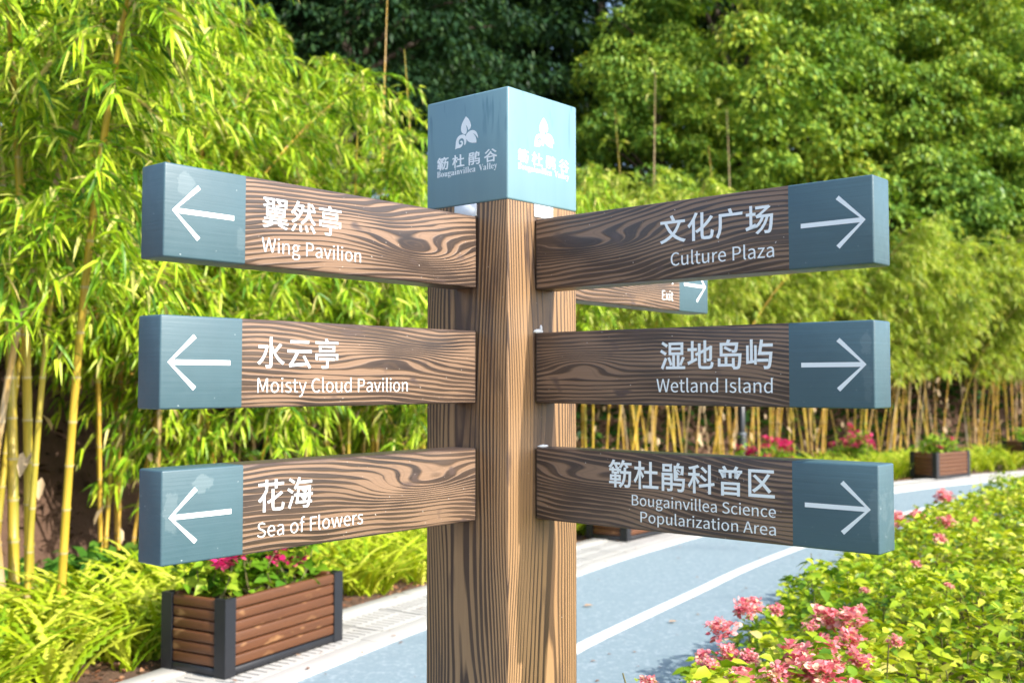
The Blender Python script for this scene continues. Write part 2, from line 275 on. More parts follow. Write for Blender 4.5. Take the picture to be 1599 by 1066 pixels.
# ------------------------------------------------------------------ glyph outlines in thousandths of an em: advance, contours as x, y pairs
SANS = {
'翼': (350, [[41, 252, 78, 225, 92, 238, 56, 263, 134, 263, 134, 238, 20, 208, 29, 189, 134, 220, 134, 194, 158, 194, 158, 283, 23, 283, 23, 263, 54, 263], [205, 8, 307, -28, 328, -13, 227, 21, 335, 21, 335, 40, 244, 40, 244, 60, 319, 60, 319, 78, 244, 78, 244, 96, 293, 96, 293, 185, 56, 185, 56, 96, 105, 96, 105, 78, 32, 78, 32, 60, 105, 60, 105, 40, 16, 40, 16, 21, 119, 21, 89, 9, 53, -2, 16, -11, 35, -29, 73, -18, 112, -4, 145, 13, 124, 21, 220, 21], [131, 60, 218, 60, 218, 40, 131, 40], [131, 78, 131, 96, 218, 96, 218, 78], [193, 251, 230, 224, 244, 238, 207, 263, 292, 263, 292, 241, 230, 224, 174, 209, 184, 190, 292, 223, 292, 194, 317, 194, 317, 283, 177, 283, 177, 263, 206, 263], [81, 132, 161, 132, 161, 113, 81, 113], [186, 132, 268, 132, 268, 113, 186, 113], [81, 168, 161, 168, 161, 149, 81, 149], [186, 168, 268, 168, 268, 149, 186, 149]]),
'然': (350, [[268, 275, 305, 227, 325, 240, 287, 286], [121, 40, 128, -25, 154, -21, 145, 42], [193, 40, 214, -25, 240, -19, 217, 45], [265, 42, 311, -29, 336, -17, 289, 52], [60, 49, 14, -18, 39, -28, 84, 43], [232, 290, 232, 227, 232, 220, 175, 220, 175, 195, 231, 195, 219, 153, 191, 112, 139, 74, 158, 56, 201, 86, 230, 118, 247, 153, 265, 114, 289, 82, 319, 58, 336, 79, 301, 107, 275, 146, 258, 195, 330, 195, 330, 220, 257, 220, 257, 226, 257, 290], [90, 297, 72, 253, 45, 209, 12, 172, 30, 156, 54, 181, 75, 210, 94, 241, 152, 241, 137, 197, 95, 219, 83, 204, 127, 178, 107, 147, 65, 175, 50, 161, 92, 131, 71, 111, 46, 95, 20, 82, 38, 62, 101, 103, 150, 168, 181, 257, 165, 264, 160, 263, 104, 263, 116, 290]]),
'亭': (350, [[25, 132, 25, 68, 49, 68, 49, 110, 301, 110, 301, 68, 326, 68, 326, 132], [95, 202, 255, 202, 255, 173, 95, 173], [69, 221, 69, 154, 283, 154, 283, 221], [149, 289, 166, 264, 21, 264, 21, 242, 330, 242, 330, 264, 197, 264, 174, 296], [69, 85, 69, 63, 167, 63, 167, 4, 165, -2, 159, -4, 103, -3, 113, -27, 179, -23, 192, -15, 195, 2, 195, 63, 283, 63, 283, 85]]),
'水': (350, [[25, 204, 25, 178, 111, 178, 88, 114, 55, 63, 14, 27, 35, 6, 81, 51, 118, 116, 143, 199, 125, 206, 120, 204], [286, 228, 218, 152, 190, 209, 190, 293, 162, 293, 162, 8, 160, 2, 154, 0, 110, 0, 120, -28, 175, -23, 186, -12, 190, 8, 190, 156, 226, 96, 270, 45, 322, 8, 341, 33, 301, 57, 263, 91, 231, 132, 310, 211]]),
'云': (350, [[58, 266, 58, 239, 295, 239, 295, 266], [49, -15, 72, -10, 135, -4, 277, 8, 298, -29, 324, -14, 241, 109, 217, 97, 261, 33, 85, 20, 113, 56, 140, 97, 165, 140, 331, 140, 331, 167, 20, 167, 20, 140, 129, 140, 105, 97, 82, 62, 67, 40, 52, 22, 39, 14]]),
'花': (350, [[298, 169, 209, 113, 209, 196, 182, 196, 182, 99, 128, 75, 139, 55, 182, 74, 182, 21, 192, -14, 227, -22, 292, -22, 317, -16, 330, 5, 336, 46, 312, 57, 306, 13, 291, 3, 230, 3, 213, 6, 209, 20, 209, 86, 317, 148], [107, 197, 83, 157, 52, 121, 18, 91, 40, 72, 76, 107, 76, -28, 102, -28, 102, 140, 133, 189], [220, 294, 220, 260, 132, 260, 132, 294, 105, 294, 105, 260, 21, 260, 21, 235, 105, 235, 105, 205, 132, 205, 132, 235, 220, 235, 220, 203, 247, 203, 247, 235, 329, 235, 329, 260, 247, 260, 247, 294]]),
'海': (350, [[33, 271, 94, 234, 109, 254, 48, 289], [15, 169, 72, 133, 87, 153, 29, 188], [25, -8, 48, -22, 94, 92, 74, 106], [195, 164, 234, 125, 160, 125, 166, 174, 287, 174, 285, 125, 235, 125, 250, 135, 210, 174], [100, 125, 100, 100, 132, 100, 119, 23, 275, 23, 267, 2, 254, -4, 213, -1, 220, -24, 264, -25, 278, -21, 289, -12, 301, 23, 327, 23, 327, 46, 304, 46, 308, 100, 337, 100, 337, 125, 310, 125, 312, 184, 313, 197, 144, 197, 136, 125], [157, 100, 284, 100, 279, 46, 149, 46], [186, 90, 228, 46, 244, 57, 201, 99], [155, 294, 139, 254, 119, 217, 96, 186, 118, 172, 156, 230, 328, 230, 328, 255, 168, 255, 180, 288]]),
'文': (350, [[148, 288, 174, 233, 203, 243, 175, 297], [18, 232, 18, 207, 72, 207, 95, 156, 123, 110, 157, 70, 115, 41, 67, 16, 13, -2, 29, -27, 84, -6, 133, 20, 176, 51, 218, 19, 266, -6, 320, -26, 339, -1, 285, 16, 238, 40, 196, 70, 229, 109, 256, 155, 279, 207, 334, 207, 334, 232], [176, 89, 146, 124, 120, 163, 99, 207, 249, 207, 229, 162, 205, 123]]),
'化': (350, [[304, 243, 276, 207, 244, 173, 209, 142, 209, 288, 181, 288, 181, 121, 113, 81, 132, 61, 181, 89, 181, 28, 190, -11, 226, -22, 289, -22, 317, -13, 331, 15, 337, 67, 311, 80, 305, 20, 287, 5, 229, 5, 213, 9, 209, 28, 209, 108, 253, 143, 293, 183, 329, 227], [110, 294, 84, 242, 51, 194, 15, 155, 32, 129, 72, 176, 72, -28, 100, -28, 100, 217, 136, 286]]),
'广': (350, [[164, 289, 181, 241, 50, 241, 50, 140, 48, 90, 38, 36, 14, -13, 35, -32, 62, 23, 75, 83, 78, 140, 78, 215, 330, 215, 330, 241, 198, 241, 210, 244, 191, 294]]),
'场': (350, [[144, 152, 174, 156, 199, 156, 181, 120, 157, 89, 127, 65, 123, 85, 85, 71, 85, 184, 124, 184, 124, 209, 85, 209, 85, 290, 61, 290, 61, 209, 18, 209, 18, 184, 61, 184, 61, 62, 13, 45, 21, 19, 128, 61, 127, 64, 146, 49, 178, 78, 204, 114, 224, 156, 254, 156, 226, 87, 186, 30, 133, -13, 153, -28, 206, 19, 248, 81, 278, 156, 302, 156, 295, 73, 287, 25, 279, 4, 267, -1, 233, 0, 240, -25, 278, -25, 291, -21, 301, -13, 312, 13, 321, 70, 328, 168, 329, 181, 188, 181, 297, 265, 278, 280, 272, 278, 131, 278, 131, 253, 244, 253, 168, 194, 133, 177]]),
'湿': (350, [[152, 201, 286, 201, 286, 165, 152, 165], [152, 257, 286, 257, 286, 222, 152, 222], [127, 279, 127, 143, 312, 143, 312, 279], [112, 104, 125, 77, 136, 48, 143, 23, 166, 32, 158, 56, 147, 85, 133, 112], [304, 113, 269, 30, 289, 23, 329, 105], [33, 271, 93, 233, 108, 254, 47, 290], [13, 179, 75, 141, 90, 162, 28, 198], [23, -6, 46, -21, 96, 92, 75, 107], [236, 132, 236, 6, 201, 6, 201, 132, 176, 132, 176, 6, 91, 6, 91, -18, 336, -18, 336, 6, 261, 6, 261, 132]]),
'地': (350, [[150, 262, 150, 166, 112, 150, 122, 126, 150, 138, 150, 28, 161, -10, 202, -20, 289, -20, 317, -14, 331, 6, 338, 44, 314, 54, 308, 14, 287, 4, 203, 4, 180, 8, 175, 27, 175, 149, 222, 169, 222, 50, 247, 50, 247, 180, 296, 201, 294, 97, 290, 89, 283, 88, 260, 88, 266, 65, 299, 68, 312, 75, 318, 91, 321, 223, 323, 228, 304, 235, 299, 231, 294, 226, 247, 207, 247, 294, 222, 294, 222, 196, 175, 176, 175, 262], [12, 54, 22, 28, 130, 77, 124, 100, 84, 83, 84, 185, 126, 185, 126, 210, 84, 210, 84, 290, 60, 290, 60, 210, 15, 210, 15, 185, 60, 185, 60, 73]]),
'岛': (350, [[113, 205, 187, 168, 201, 187, 127, 222], [265, 261, 169, 261, 186, 291, 155, 296, 142, 261, 64, 261, 64, 118, 295, 118, 290, 55, 284, 18, 278, 1, 265, -3, 238, -3, 238, 91, 214, 91, 214, 28, 149, 28, 149, 104, 124, 104, 124, 28, 63, 28, 63, 90, 39, 90, 39, 6, 214, 6, 214, -5, 224, -5, 230, -26, 275, -26, 300, -15, 309, 7, 316, 52, 321, 130, 322, 141, 90, 141, 90, 236, 256, 236, 244, 182, 234, 179, 207, 180, 214, 157, 245, 157, 264, 165, 272, 179, 277, 206, 282, 250, 283, 261]]),
'屿': (350, [[155, 78, 155, 54, 280, 54, 280, 78], [192, 286, 164, 127, 298, 127, 292, 60, 285, 21, 277, 3, 264, -2, 231, 0, 238, -26, 275, -25, 298, -14, 308, 8, 317, 57, 325, 139, 326, 152, 196, 152, 207, 216, 331, 216, 331, 241, 211, 241, 217, 284], [26, 54, 26, 32, 122, 44, 122, 24, 142, 24, 142, 225, 122, 225, 122, 66, 95, 63, 95, 291, 72, 291, 72, 60, 47, 56, 47, 225, 26, 225]]),
'簕': (350, [[33, 117, 33, 56, 95, 56, 95, 51, 94, 36, 20, 36, 20, 18, 94, 18, 94, -28, 118, -28, 118, 18, 181, 18, 181, 36, 118, 36, 118, 51, 117, 56, 179, 56, 179, 117, 118, 117, 118, 137, 155, 137, 155, 172, 184, 172, 184, 190, 155, 190, 155, 209, 133, 209, 133, 190, 79, 190, 79, 209, 58, 209, 58, 190, 24, 190, 24, 172, 58, 172, 58, 137, 94, 137, 94, 117], [133, 172, 133, 153, 79, 153, 79, 172], [54, 99, 95, 99, 95, 74, 54, 74], [117, 99, 157, 99, 157, 74, 117, 74], [230, 208, 229, 164, 183, 164, 183, 140, 228, 140, 219, 79, 199, 28, 160, -10, 178, -28, 220, 15, 243, 72, 253, 140, 299, 140, 296, 66, 291, 23, 285, 5, 273, 0, 237, 1, 245, -23, 284, -23, 306, -12, 315, 12, 320, 62, 325, 152, 325, 164, 254, 164, 256, 208], [72, 296, 57, 266, 38, 238, 16, 216, 38, 203, 73, 245, 95, 245, 112, 208, 135, 216, 121, 245, 172, 245, 172, 265, 85, 265, 97, 291], [208, 296, 197, 266, 182, 239, 164, 217, 186, 204, 215, 245, 240, 245, 265, 207, 287, 216, 268, 245, 331, 245, 331, 265, 224, 265, 234, 291]]),
'杜': (350, [[75, 294, 75, 227, 18, 227, 18, 201, 71, 201, 56, 152, 34, 105, 10, 69, 24, 45, 42, 73, 60, 109, 75, 148, 75, -28, 100, -28, 100, 152, 124, 104, 141, 124, 100, 187, 100, 201, 147, 201, 147, 227, 100, 227, 100, 294], [221, 291, 221, 184, 151, 184, 151, 159, 221, 159, 221, 13, 132, 13, 132, -12, 336, -12, 336, 13, 248, 13, 248, 159, 324, 159, 324, 184, 248, 184, 248, 291]]),
'鹃': (350, [[60, 258, 132, 258, 132, 220, 60, 220], [38, 279, 38, 199, 155, 199, 155, 279], [221, 215, 259, 176, 273, 189, 235, 227], [174, 64, 174, 42, 282, 42, 282, 64], [52, 101, 140, 101, 140, 67, 52, 67], [52, 123, 52, 154, 140, 154, 140, 123], [28, 176, 28, -27, 52, -27, 52, 45, 140, 45, 140, 1, 134, -5, 97, -4, 105, -27, 152, -22, 161, -14, 164, 1, 164, 176], [296, 263, 243, 263, 258, 291, 233, 296, 220, 263, 188, 263, 188, 98, 300, 98, 296, 44, 291, 12, 285, -2, 273, -6, 234, -4, 241, -27, 283, -27, 305, -17, 313, 2, 319, 42, 324, 109, 325, 120, 211, 120, 211, 241, 287, 241, 278, 163, 269, 160, 239, 161, 245, 141, 279, 141, 297, 149, 303, 164, 307, 197, 310, 252, 310, 263]]),
'科': (350, [[176, 255, 232, 205, 250, 222, 193, 270], [162, 163, 224, 112, 242, 129, 179, 179], [130, 289, 98, 278, 59, 268, 19, 261, 26, 241, 74, 248, 74, 195, 15, 195, 15, 171, 71, 171, 54, 130, 33, 91, 10, 60, 23, 36, 41, 62, 59, 93, 74, 128, 74, -27, 100, -27, 100, 136, 133, 83, 149, 104, 100, 164, 100, 171, 152, 171, 152, 195, 100, 195, 100, 254, 146, 268], [148, 67, 152, 41, 267, 60, 267, -27, 293, -27, 293, 65, 338, 72, 334, 96, 293, 90, 293, 294, 267, 294, 267, 85]]),
'普': (350, [[54, 217, 81, 164, 104, 174, 75, 225], [272, 227, 243, 171, 263, 164, 296, 218], [242, 295, 217, 252, 116, 252, 130, 258, 105, 295, 82, 286, 104, 252, 38, 252, 38, 229, 127, 229, 127, 161, 18, 161, 18, 139, 333, 139, 333, 161, 222, 161, 222, 229, 315, 229, 315, 252, 245, 252, 268, 286], [152, 229, 196, 229, 196, 161, 152, 161], [92, 41, 259, 41, 259, 6, 92, 6], [92, 62, 92, 96, 259, 96, 259, 62], [66, 117, 66, -28, 92, -28, 92, -15, 259, -15, 259, -26, 286, -26, 286, 117]]),
'区': (350, [[325, 275, 34, 275, 34, -18, 333, -18, 333, 8, 60, 8, 60, 250, 325, 250], [91, 205, 177, 129, 146, 100, 113, 74, 79, 52, 100, 32, 133, 56, 165, 82, 195, 112, 270, 32, 292, 51, 213, 131, 281, 223, 256, 233, 194, 148, 110, 220]]),
'谷': (350, [[206, 273, 241, 246, 275, 217, 301, 190, 324, 207, 227, 288], [118, 285, 92, 257, 61, 230, 28, 208, 50, 189, 82, 214, 115, 243, 143, 275], [174, 232, 133, 181, 77, 137, 13, 107, 29, 82, 78, 105, 78, -28, 104, -28, 104, -14, 248, -14, 248, -28, 276, -28, 276, 103, 319, 82, 339, 106, 282, 132, 230, 167, 189, 208, 195, 217], [104, 9, 104, 89, 248, 89, 248, 9], [89, 112, 120, 135, 149, 160, 174, 188, 199, 161, 228, 135, 260, 112]]),
'出': (350, [[36, 119, 36, -7, 285, -7, 285, -27, 313, -27, 313, 119, 285, 119, 285, 19, 189, 19, 189, 141, 299, 141, 299, 263, 271, 263, 271, 167, 189, 167, 189, 294, 160, 294, 160, 167, 80, 167, 80, 262, 53, 262, 53, 141, 160, 141, 160, 19, 65, 19, 65, 119]]),
'口': (350, [[44, 257, 44, -19, 72, -19, 72, 11, 279, 11, 279, -18, 307, -18, 307, 257], [72, 37, 72, 231, 279, 231, 279, 37]]),
'A': (213, [[1, 0, 34, 0, 59, 78, 153, 78, 177, 0, 211, 0, 124, 257, 88, 257], [67, 104, 79, 144, 105, 230, 132, 144, 145, 104]]),
'B': (230, [[35, 0, 117, 0, 156, 5, 187, 19, 207, 42, 214, 75, 210, 99, 200, 117, 183, 129, 162, 137, 190, 159, 200, 194, 193, 223, 175, 242, 147, 253, 111, 257, 35, 257], [68, 148, 68, 231, 107, 231, 153, 222, 168, 190, 153, 159, 106, 148], [68, 26, 68, 123, 112, 123, 142, 120, 164, 111, 178, 97, 182, 76, 178, 54, 164, 38, 142, 29, 112, 26]]),
'C': (223, [[132, -5, 155, -2, 176, 5, 195, 17, 211, 32, 193, 53, 166, 32, 133, 24, 100, 31, 75, 52, 59, 85, 54, 129, 59, 172, 76, 205, 101, 226, 134, 233, 164, 226, 187, 209, 204, 230, 175, 252, 134, 261, 89, 252, 53, 226, 29, 184, 20, 128, 29, 72, 52, 31, 88, 4]]),
'E': (206, [[35, 0, 187, 0, 187, 28, 68, 28, 68, 121, 165, 121, 165, 149, 68, 149, 68, 229, 183, 229, 183, 257, 35, 257]]),
'F': (193, [[35, 0, 68, 0, 68, 115, 166, 115, 166, 143, 68, 143, 68, 229, 183, 229, 183, 257, 35, 257]]),
'I': (103, [[35, 0, 68, 0, 68, 257, 35, 257]]),
'M': (284, [[35, 0, 64, 0, 64, 142, 60, 218, 82, 159, 131, 26, 153, 26, 201, 159, 222, 218, 219, 142, 219, 0, 249, 0, 249, 257, 210, 257, 161, 119, 143, 66, 123, 119, 74, 257, 35, 257]]),
'P': (222, [[35, 0, 68, 0, 68, 102, 110, 102, 148, 107, 178, 121, 198, 146, 204, 181, 198, 217, 178, 240, 148, 253, 109, 257, 35, 257], [68, 129, 68, 230, 104, 230, 134, 228, 155, 220, 168, 205, 172, 181, 168, 158, 156, 141, 135, 132, 106, 129]]),
'S': (209, [[106, -5, 143, 1, 170, 17, 188, 40, 194, 68, 190, 93, 178, 112, 162, 126, 141, 137, 104, 153, 75, 168, 62, 196, 75, 223, 110, 233, 142, 226, 168, 209, 185, 230, 170, 242, 152, 252, 132, 259, 110, 261, 77, 256, 52, 242, 35, 221, 29, 193, 34, 169, 46, 150, 63, 137, 81, 127, 118, 111, 148, 94, 161, 65, 146, 35, 107, 24, 68, 33, 36, 56, 17, 33, 35, 18, 56, 6, 80, -2]]),
'W': (307, [[63, 0, 102, 0, 140, 155, 153, 213, 167, 155, 206, 0, 245, 0, 298, 257, 267, 257, 239, 117, 225, 34, 205, 117, 169, 257, 140, 257, 104, 117, 86, 34, 69, 117, 42, 257, 9, 257]]),
'a': (197, [[76, -5, 109, 3, 139, 23, 143, 0, 169, 0, 169, 117, 165, 149, 154, 174, 133, 189, 103, 195, 61, 187, 29, 170, 41, 148, 67, 162, 98, 168, 129, 154, 137, 120, 85, 111, 49, 97, 28, 77, 21, 49, 36, 10], [85, 21, 61, 28, 51, 51, 56, 68, 70, 82, 97, 92, 137, 99, 137, 46, 111, 28]]),
'c': (179, [[107, -5, 140, 2, 169, 19, 155, 41, 134, 28, 110, 22, 86, 27, 67, 42, 55, 65, 51, 95, 56, 125, 68, 148, 87, 163, 111, 168, 131, 164, 149, 152, 165, 173, 142, 188, 110, 195, 75, 188, 46, 169, 26, 137, 18, 95, 25, 53, 44, 22, 72, 2]]),
'd': (217, [[97, -5, 129, 3, 155, 22, 159, 0, 185, 0, 185, 279, 153, 279, 153, 206, 154, 173, 130, 189, 101, 195, 70, 188, 43, 168, 25, 137, 19, 95, 24, 53, 40, 21, 65, 2], [104, 22, 82, 27, 65, 42, 55, 65, 51, 95, 56, 125, 68, 148, 85, 163, 106, 168, 130, 163, 153, 148, 153, 48, 129, 29]]),
'e': (194, [[109, -5, 144, 1, 172, 15, 160, 36, 138, 25, 113, 21, 88, 26, 68, 39, 55, 60, 50, 88, 178, 88, 179, 106, 174, 143, 160, 171, 136, 189, 103, 195, 72, 188, 44, 168, 25, 137, 18, 95, 25, 53, 45, 22, 74, 2], [49, 110, 56, 135, 68, 154, 85, 166, 104, 169, 139, 154, 151, 110]]),
'f': (114, [[12, 164, 37, 164, 37, 0, 69, 0, 69, 164, 110, 164, 110, 190, 69, 190, 69, 220, 76, 248, 96, 258, 118, 252, 125, 277, 93, 283, 68, 279, 51, 266, 41, 247, 37, 221, 37, 190, 12, 188]]),
'g': (197, [[96, -88, 136, -82, 166, -68, 186, -47, 193, -22, 188, -1, 176, 13, 155, 21, 126, 23, 89, 23, 63, 29, 56, 44, 59, 57, 68, 67, 96, 60, 123, 65, 145, 78, 160, 99, 166, 126, 161, 149, 150, 166, 189, 166, 189, 190, 123, 190, 96, 195, 69, 190, 46, 177, 31, 155, 25, 127, 33, 97, 50, 76, 35, 60, 29, 39, 34, 20, 46, 8, 25, -13, 18, -37, 24, -58, 40, -74, 65, -84], [96, 82, 68, 94, 56, 127, 68, 160, 96, 172, 125, 160, 137, 127, 125, 94], [101, -65, 60, -56, 46, -32, 50, -16, 65, 0, 90, -3, 123, -3, 151, -8, 161, -27, 145, -54]]),
'i': (96, [[32, 0, 64, 0, 64, 190, 32, 190], [48, 229, 64, 235, 70, 251, 64, 266, 48, 271, 33, 266, 27, 251, 33, 235]]),
'l': (99, [[66, -5, 84, -2, 80, 23, 73, 22, 67, 25, 64, 36, 64, 279, 32, 279, 32, 38, 40, 7]]),
'n': (214, [[32, 0, 64, 0, 64, 138, 90, 160, 116, 167, 144, 155, 152, 116, 152, 0, 184, 0, 184, 120, 181, 152, 170, 176, 152, 190, 126, 195, 91, 186, 62, 162, 58, 190, 32, 190]]),
'o': (212, [[106, -5, 139, 2, 167, 22, 187, 53, 194, 95, 187, 137, 167, 169, 139, 188, 106, 195, 73, 188, 45, 169, 25, 137, 18, 95, 25, 53, 45, 22, 73, 2], [106, 22, 84, 27, 66, 42, 55, 65, 51, 95, 55, 125, 66, 148, 84, 163, 106, 168, 129, 163, 146, 148, 157, 125, 161, 95, 157, 65, 146, 42, 129, 27]]),
'p': (217, [[32, -80, 64, -80, 64, -16, 63, 18, 90, 1, 116, -5, 147, 2, 173, 22, 192, 55, 199, 98, 194, 138, 179, 169, 155, 188, 123, 195, 91, 187, 62, 168, 58, 190, 32, 190], [111, 22, 89, 27, 64, 42, 64, 142, 91, 161, 115, 168, 138, 163, 154, 149, 163, 127, 165, 98, 161, 66, 150, 42, 132, 28]]),
'r': (136, [[32, 0, 64, 0, 64, 122, 87, 156, 112, 166, 131, 163, 137, 191, 116, 195, 86, 184, 62, 155, 58, 190, 32, 190]]),
's': (164, [[82, -5, 112, 0, 133, 12, 146, 30, 151, 52, 146, 75, 132, 90, 114, 101, 93, 110, 65, 122, 52, 143, 61, 162, 88, 170, 111, 165, 131, 153, 146, 173, 120, 189, 87, 195, 59, 191, 39, 179, 26, 162, 22, 141, 39, 105, 77, 86, 107, 72, 120, 50, 111, 29, 83, 20, 53, 27, 27, 43, 11, 22, 43, 3]]),
't': (132, [[92, -5, 127, 2, 121, 27, 99, 21, 76, 31, 70, 58, 70, 164, 121, 164, 121, 190, 70, 190, 70, 244, 43, 244, 40, 190, 9, 188, 9, 164, 38, 164, 38, 59, 41, 33, 50, 13, 66, 0]]),
'u': (213, [[88, -5, 122, 5, 151, 30, 154, 0, 181, 0, 181, 190, 149, 190, 149, 55, 124, 31, 97, 23, 70, 35, 62, 74, 62, 190, 29, 190, 29, 70, 33, 38, 44, 14, 62, 0]]),
'v': (182, [[73, 0, 111, 0, 178, 190, 146, 190, 110, 82, 93, 26, 74, 82, 38, 190, 5, 190]]),
'w': (281, [[62, 0, 99, 0, 126, 102, 139, 157, 154, 103, 181, 0, 220, 0, 272, 190, 241, 190, 213, 80, 202, 27, 187, 80, 157, 190, 126, 190, 96, 80, 83, 27, 70, 80, 42, 190, 9, 190]]),
'x': (174, [[5, 0, 39, 0, 64, 44, 84, 78, 106, 44, 134, 0, 169, 0, 106, 96, 164, 190, 131, 190, 107, 148, 91, 117, 70, 148, 45, 190, 10, 190, 68, 99]]),
'y': (182, [[35, -82, 61, -77, 80, -63, 95, -42, 106, -16, 178, 190, 147, 190, 112, 85, 97, 31, 76, 85, 38, 190, 5, 190, 81, 0, 77, -15, 60, -44, 34, -56, 19, -53, 13, -78]]),
'z': (166, [[12, 0, 156, 0, 156, 26, 53, 26, 153, 173, 153, 190, 23, 190, 23, 164, 112, 164, 12, 17]])}
